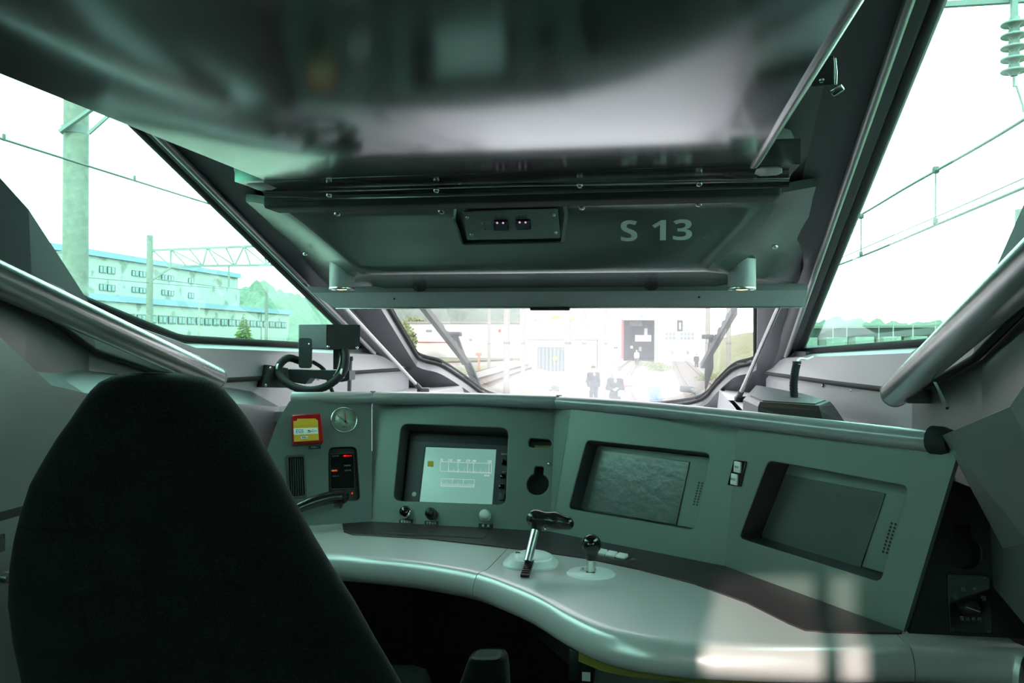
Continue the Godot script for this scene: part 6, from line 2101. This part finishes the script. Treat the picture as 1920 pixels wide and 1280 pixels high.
func right_side() -> void:
	var x := 4.0
	var n := thing("overhead_line", "overhead line of two wires joined by droppers beside the track", "wire")
	part("messenger_wire", tube(curve([V(x, 2.62, 6), V(x, 2.5, 10), V(x, 2.55, 14), V(x, 2.7, 22), V(x - 1.0, 3.0, 40)], 8), 0.02, 6), M.wire, n)
	part("contact_wire", tube(curve([V(x, 1.77, 6), V(x, 1.74, 12), V(x, 1.8, 22), V(x - 1.0, 1.9, 40)], 8), 0.02, 6), M.wire, n)
	for w in [13.0, 17.5]:
		part("dropper", tube([V(x, 2.55, w), V(x, 1.78, w)], 0.01, 6), M.wire, n)
		part("clamp", rbox(Vector3(0.09, 0.1, 0.09), 0.02), M.wire, n, Transform3D(Basis(), V(x, 2.545, w)))
		part("clamp", rbox(Vector3(0.06, 0.1, 0.06), 0.015), M.wire, n, Transform3D(Basis(), V(x, 1.79, w)))
	var f := thing("overhead_wire", "faint thin wire between the two wires of the overhead line", "wire")
	part("strand", tube(curve([V(x + 1.2, 2.45, 8), V(x + 1.2, 2.4, 14), V(x + 1.2, 2.5, 30)], 8), 0.012, 6), M.steel_pale, f)
	# insulator string hanging from a steel beam
	var d := 9.0
	var s := thing("insulator_string", "string of five pale ceramic insulator discs hanging from a beam", "insulator", Transform3D(Basis(Vector3.RIGHT, Vector3.FORWARD, Vector3.UP), at_d(1902, 128, d)))
	part("hook", tube([Vector3(0, 0, 0.02), Vector3(0, 0, 0.62)], 0.03, 10), M.steel_pale, s)
	for k in 5:
		var z := 0.50 - k * 0.128
		part("disc", lathe([[0.035, z + 0.06], [0.055, z + 0.055], [0.06, z + 0.02], [0.13, z - 0.005], [0.137, z - 0.02], [0.128, z - 0.03], [0.07, z - 0.015], [0.045, z - 0.05], [0.035, z - 0.07]], 24), M.ceramic, s)
	part("link", tube([Vector3(0, 0, -0.08), Vector3(0.0, 0, -0.2)], 0.015, 8), M.steel_pale, s)
	var rod := thing("drop_rod", "thin rod from the insulator string to the wire clamp", "rod")
	part("rod", tube([at_d(1906, 160, d), at_d(1918, 196, d), at_d(1920, 210, d)], 0.012, 8), M.steel_pale, rod)
	var b := thing("lattice_beam", "pale steel lattice beam above the insulator string", "beam")
	truss(b, at_d(1680, -60, 9.2), at_d(2100, -75, 9.0), at_d(1680, 14, 9.2), at_d(2100, -12, 9.0), 5, 0.06)
	part("upright", bar(at_d(1902, -80, 9.0), at_d(1902, 40, 9.0), 0.06, 0.06), M.steel_pale, b)
	pole(1921, 34, 392, 17.5, M.concrete, "concrete pole with a steel cap beside the overhead line")
	# far side: viaduct, houses, lamp posts
	var v := thing("viaduct", "long low concrete railway viaduct in front of the wooded hills", "viaduct")
	var va := at_d(1516, 622, 210)
	var vb := at_d(1960, 618, 240)
	part("deck", slab([va, vb, vb + Vector3(0, 2.3, 0), va + Vector3(0, 2.3, 0)].map(func(p): return p + Vector3(0, -1.4, 0)), (vb - va).cross(Vector3.UP).normalized() * -6.0), M.shaded_viaduct, v)
	part("parapet", bar(va + Vector3(0, 1.2, 0.3), vb + Vector3(0, 1.2, 0.3), 0.4, 0.6), M.concrete, v)
	for k in 9:
		var c := va.lerp(vb, (k + 0.5) / 9.0)
		part("pier", box(Vector3(c.x - 0.9, EYE + GROUND, c.z - 3), Vector3(c.x + 0.9, c.y - 1.3, c.z - 0.5)), M.concrete, v)
	var looks := [["white house with a grey roof below the viaduct", M.facade_white, M.roof_grey], ["pale house with a blue roof below the viaduct", M.pale_concrete, M.blue_trim], ["cream house with a rust-red roof below the viaduct", M.facade, M.rail_rust], ["white house with a blue roof below the viaduct", M.facade_white, M.blue_trim], ["pale grey house with a dark roof below the viaduct", M.concrete, M.roof_grey]]
	for k in 5:
		var p := stand(1530 + k * 62, 158 + 14 * (k % 2))
		var l: Array = looks[k]
		var h := thing("house", l[0], "house", Transform3D(Basis(Vector3.UP, rng.randf_range(-0.5, 0.5)), p), "houses below the viaduct")
		part("walls", box(Vector3(-2.4, 0, -2), Vector3(2.4, 1.7, 2)), l[1], h)
		part("roof", slab([Vector3(-2.7, 1.7, 2.3), Vector3(-2.7, 1.7, -2.3), Vector3(-2.7, 2.6, 0)], Vector3(5.4, 0, 0)), l[2], h)
		part("window", box(Vector3(-1.6, 0.7, 2), Vector3(-0.4, 1.4, 2.06)), M.window_dark, h)
	for q in [[1562, 601, 130], [1588, 600, 150], [1648, 600, 140], [1675, 601, 120], [1712, 604, 110], [1754, 602, 120]]:
		var b0 := stand(q[0], q[2])
		var t := at_d(q[0], q[1], q[2])
		var lp := thing("line_post", "thin pale post in the field before the viaduct", "post", Transform3D(), "posts in the field")
		part("shaft", tube([b0, Vector3(b0.x, t.y, b0.z)], 0.09, 8), M.pale_concrete, lp)
		part("cross_arm", bar(Vector3(b0.x - 0.5, t.y - 0.3, b0.z), Vector3(b0.x + 0.5, t.y - 0.3, b0.z), 0.1, 0.1), M.pale_concrete, lp)

# a wooded ridge: a bumpy sheet that climbs away from the viewer
func ridge(called: String, label: String, px0: float, px1: float, tops: Array, near: float, far: float, m: Material, bump: float, s: int) -> void:
	var f := FastNoiseLite.new()
	f.seed = s
	f.frequency = 0.05
	f.fractal_octaves = 4
	var rows := []
	for r in 13:
		var t := r / 12.0
		var row := []
		for k in 91:
			var u := k / 90.0
			var d := lerpf(near, far, t)
			var p := at_d(lerpf(px0, px1, u), 640, d)
			var ti := u * (tops.size() - 1)
			var i := mini(int(ti), tops.size() - 2)
			var py: float = lerpf(tops[i], tops[i + 1], smoothstep(0, 1, ti - i))
			var crest: float = (640.0 - py) / FOCAL * far
			var y := lerpf(GROUND, crest, pow(t, 0.8) if t < 1 else 1.0)
			y += f.get_noise_2d(p.x, p.z) * bump * minf(1, t * 4)
			row.append(Vector3(p.x, EYE + y, p.z))
		rows.append(row)
	struct(called, sheet(rows, Vector3(0, -1.0, 0)), m, label)

func hills() -> void:
	ridge("hill", "wooded hill beyond the factory and the yard", 380, 760, [562, 549, 545, 556, 572, 575, 570, 566], 240, 420, M.forest, 9.0, 5)
	ridge("hill_001", "hazy wooded hill far behind the depot", 740, 1300, [572, 560, 566, 575, 585, 580], 320, 520, M.forest, 9.0, 9)
	ridge("hill_002", "low wooded hills on the horizon beyond the viaduct", 1420, 2050, [598, 600, 597, 601, 600, 604, 600, 596, 600, 598], 300, 520, M.forest, 7.0, 13)
	ridge("bank", "grassy bank rising beside the yard", 1330, 1460, [640, 628, 622, 620], 60, 120, M.grassland, 0.6, 17)
	struct("field", box(V(8, GROUND, 300), V(330, GROUND + 0.15, 20)), M.field, "green rice fields beyond the yard")

func cone_tree(at: Vector3, h: float, r: float, m: Material, label: String) -> void:
	var n := thing("conifer", label, "tree", Transform3D(Basis(), at))
	part("trunk", tube([Vector3.ZERO, Vector3(0, h * 0.95, 0)], [h * 0.025, 0.02], 8), M.bark, n)
	var mb := MB.new()
	for k in 420:
		var t := pow(rng.randf(), 0.75)
		var y := h * (0.04 + 0.96 * t)
		var an := rng.randf() * TAU
		var reach := r * (1.0 - t) * rng.randf_range(0.65, 1.1) + 0.08
		var dir := Vector3(cos(an), 0, sin(an))
		var a := Vector3(0, y, 0) + dir * reach * 0.15
		var tip := Vector3(0, y - reach * rng.randf_range(0.05, 0.35), 0) + dir * reach
		var side := dir.cross(Vector3.UP) * reach * 0.22
		var mid := a.lerp(tip, 0.55)
		mb.quad(a, mid + side, tip, mid - side, Vector3(0, 1, 0) + dir)
		mb.quad(a, mid + Vector3(0, reach * 0.16, 0), tip, mid - Vector3(0, reach * 0.16, 0), side)
	part("foliage", mb.done(), m, n)

func bush(at: Vector3, size: Vector3, m: Material, label: String, s: int) -> void:
	var n := thing("shrub", label, "shrub", Transform3D(Basis(), at))
	part("stem", tube([Vector3.ZERO, Vector3(0, size.y * 0.6, 0)], 0.06, 6), M.bark, n)
	var mb := MB.new()
	var r2 := RandomNumberGenerator.new()
	r2.seed = s
	for k in 1600:
		var d := Vector3(r2.randfn(), r2.randfn(), r2.randfn()).normalized() * pow(r2.randf(), 0.35)
		var c := Vector3(d.x * size.x, size.y * 0.5 + d.y * size.y * 0.5, d.z * size.z)
		var u := Vector3(r2.randfn(), r2.randfn(), r2.randfn()).normalized() * size.y * 0.05
		var v := u.cross(Vector3(r2.randfn(), r2.randfn(), r2.randfn()).normalized()).normalized() * size.y * 0.035
		mb.quad(c - u, c + v, c + u, c - v, d)
	part("foliage", mb.done(), m, n)

func greenery() -> void:
	var base := stand(457, 62)
	cone_tree(base, at_d(457, 588, 62).y - base.y, 1.9, M.needle_green, "pointed yellowish green conifer in front of the factory")
	bush(stand(405, 70), Vector3(0.9, 3.2, 0.9), M.needle_brown, "rusty orange shrub beside the conifer", 3)
	bush(stand(620, 90), Vector3(3, 4.6, 3), M.bush_green, "rounded green tree beyond the end of the factory", 4)
	bush(stand(750, 140), Vector3(3.0, 6.0, 3), M.bush_green, "bright green tree at the end of the long white shed", 5)
	bush(stand(775, 175), Vector3(5, 8.0, 3), M.bush_green, "tall pale green tree behind the long white shed", 6)
	for q in [[1238, 84, 7], [1222, 95, 8], [1342, 60, 9], [1392, 50, 10]]:
		bush(stand(q[0], q[1]), Vector3(1.6, 0.9, 1.2), M.bush_green, ["low yellow-green weeds beside the track before the closed door", "low weeds beside the open depot door", "low weeds at the foot of the bank by the depot corner", "low weeds on the bank by the windscreen's upright edge"][q[2] - 7], q[2])
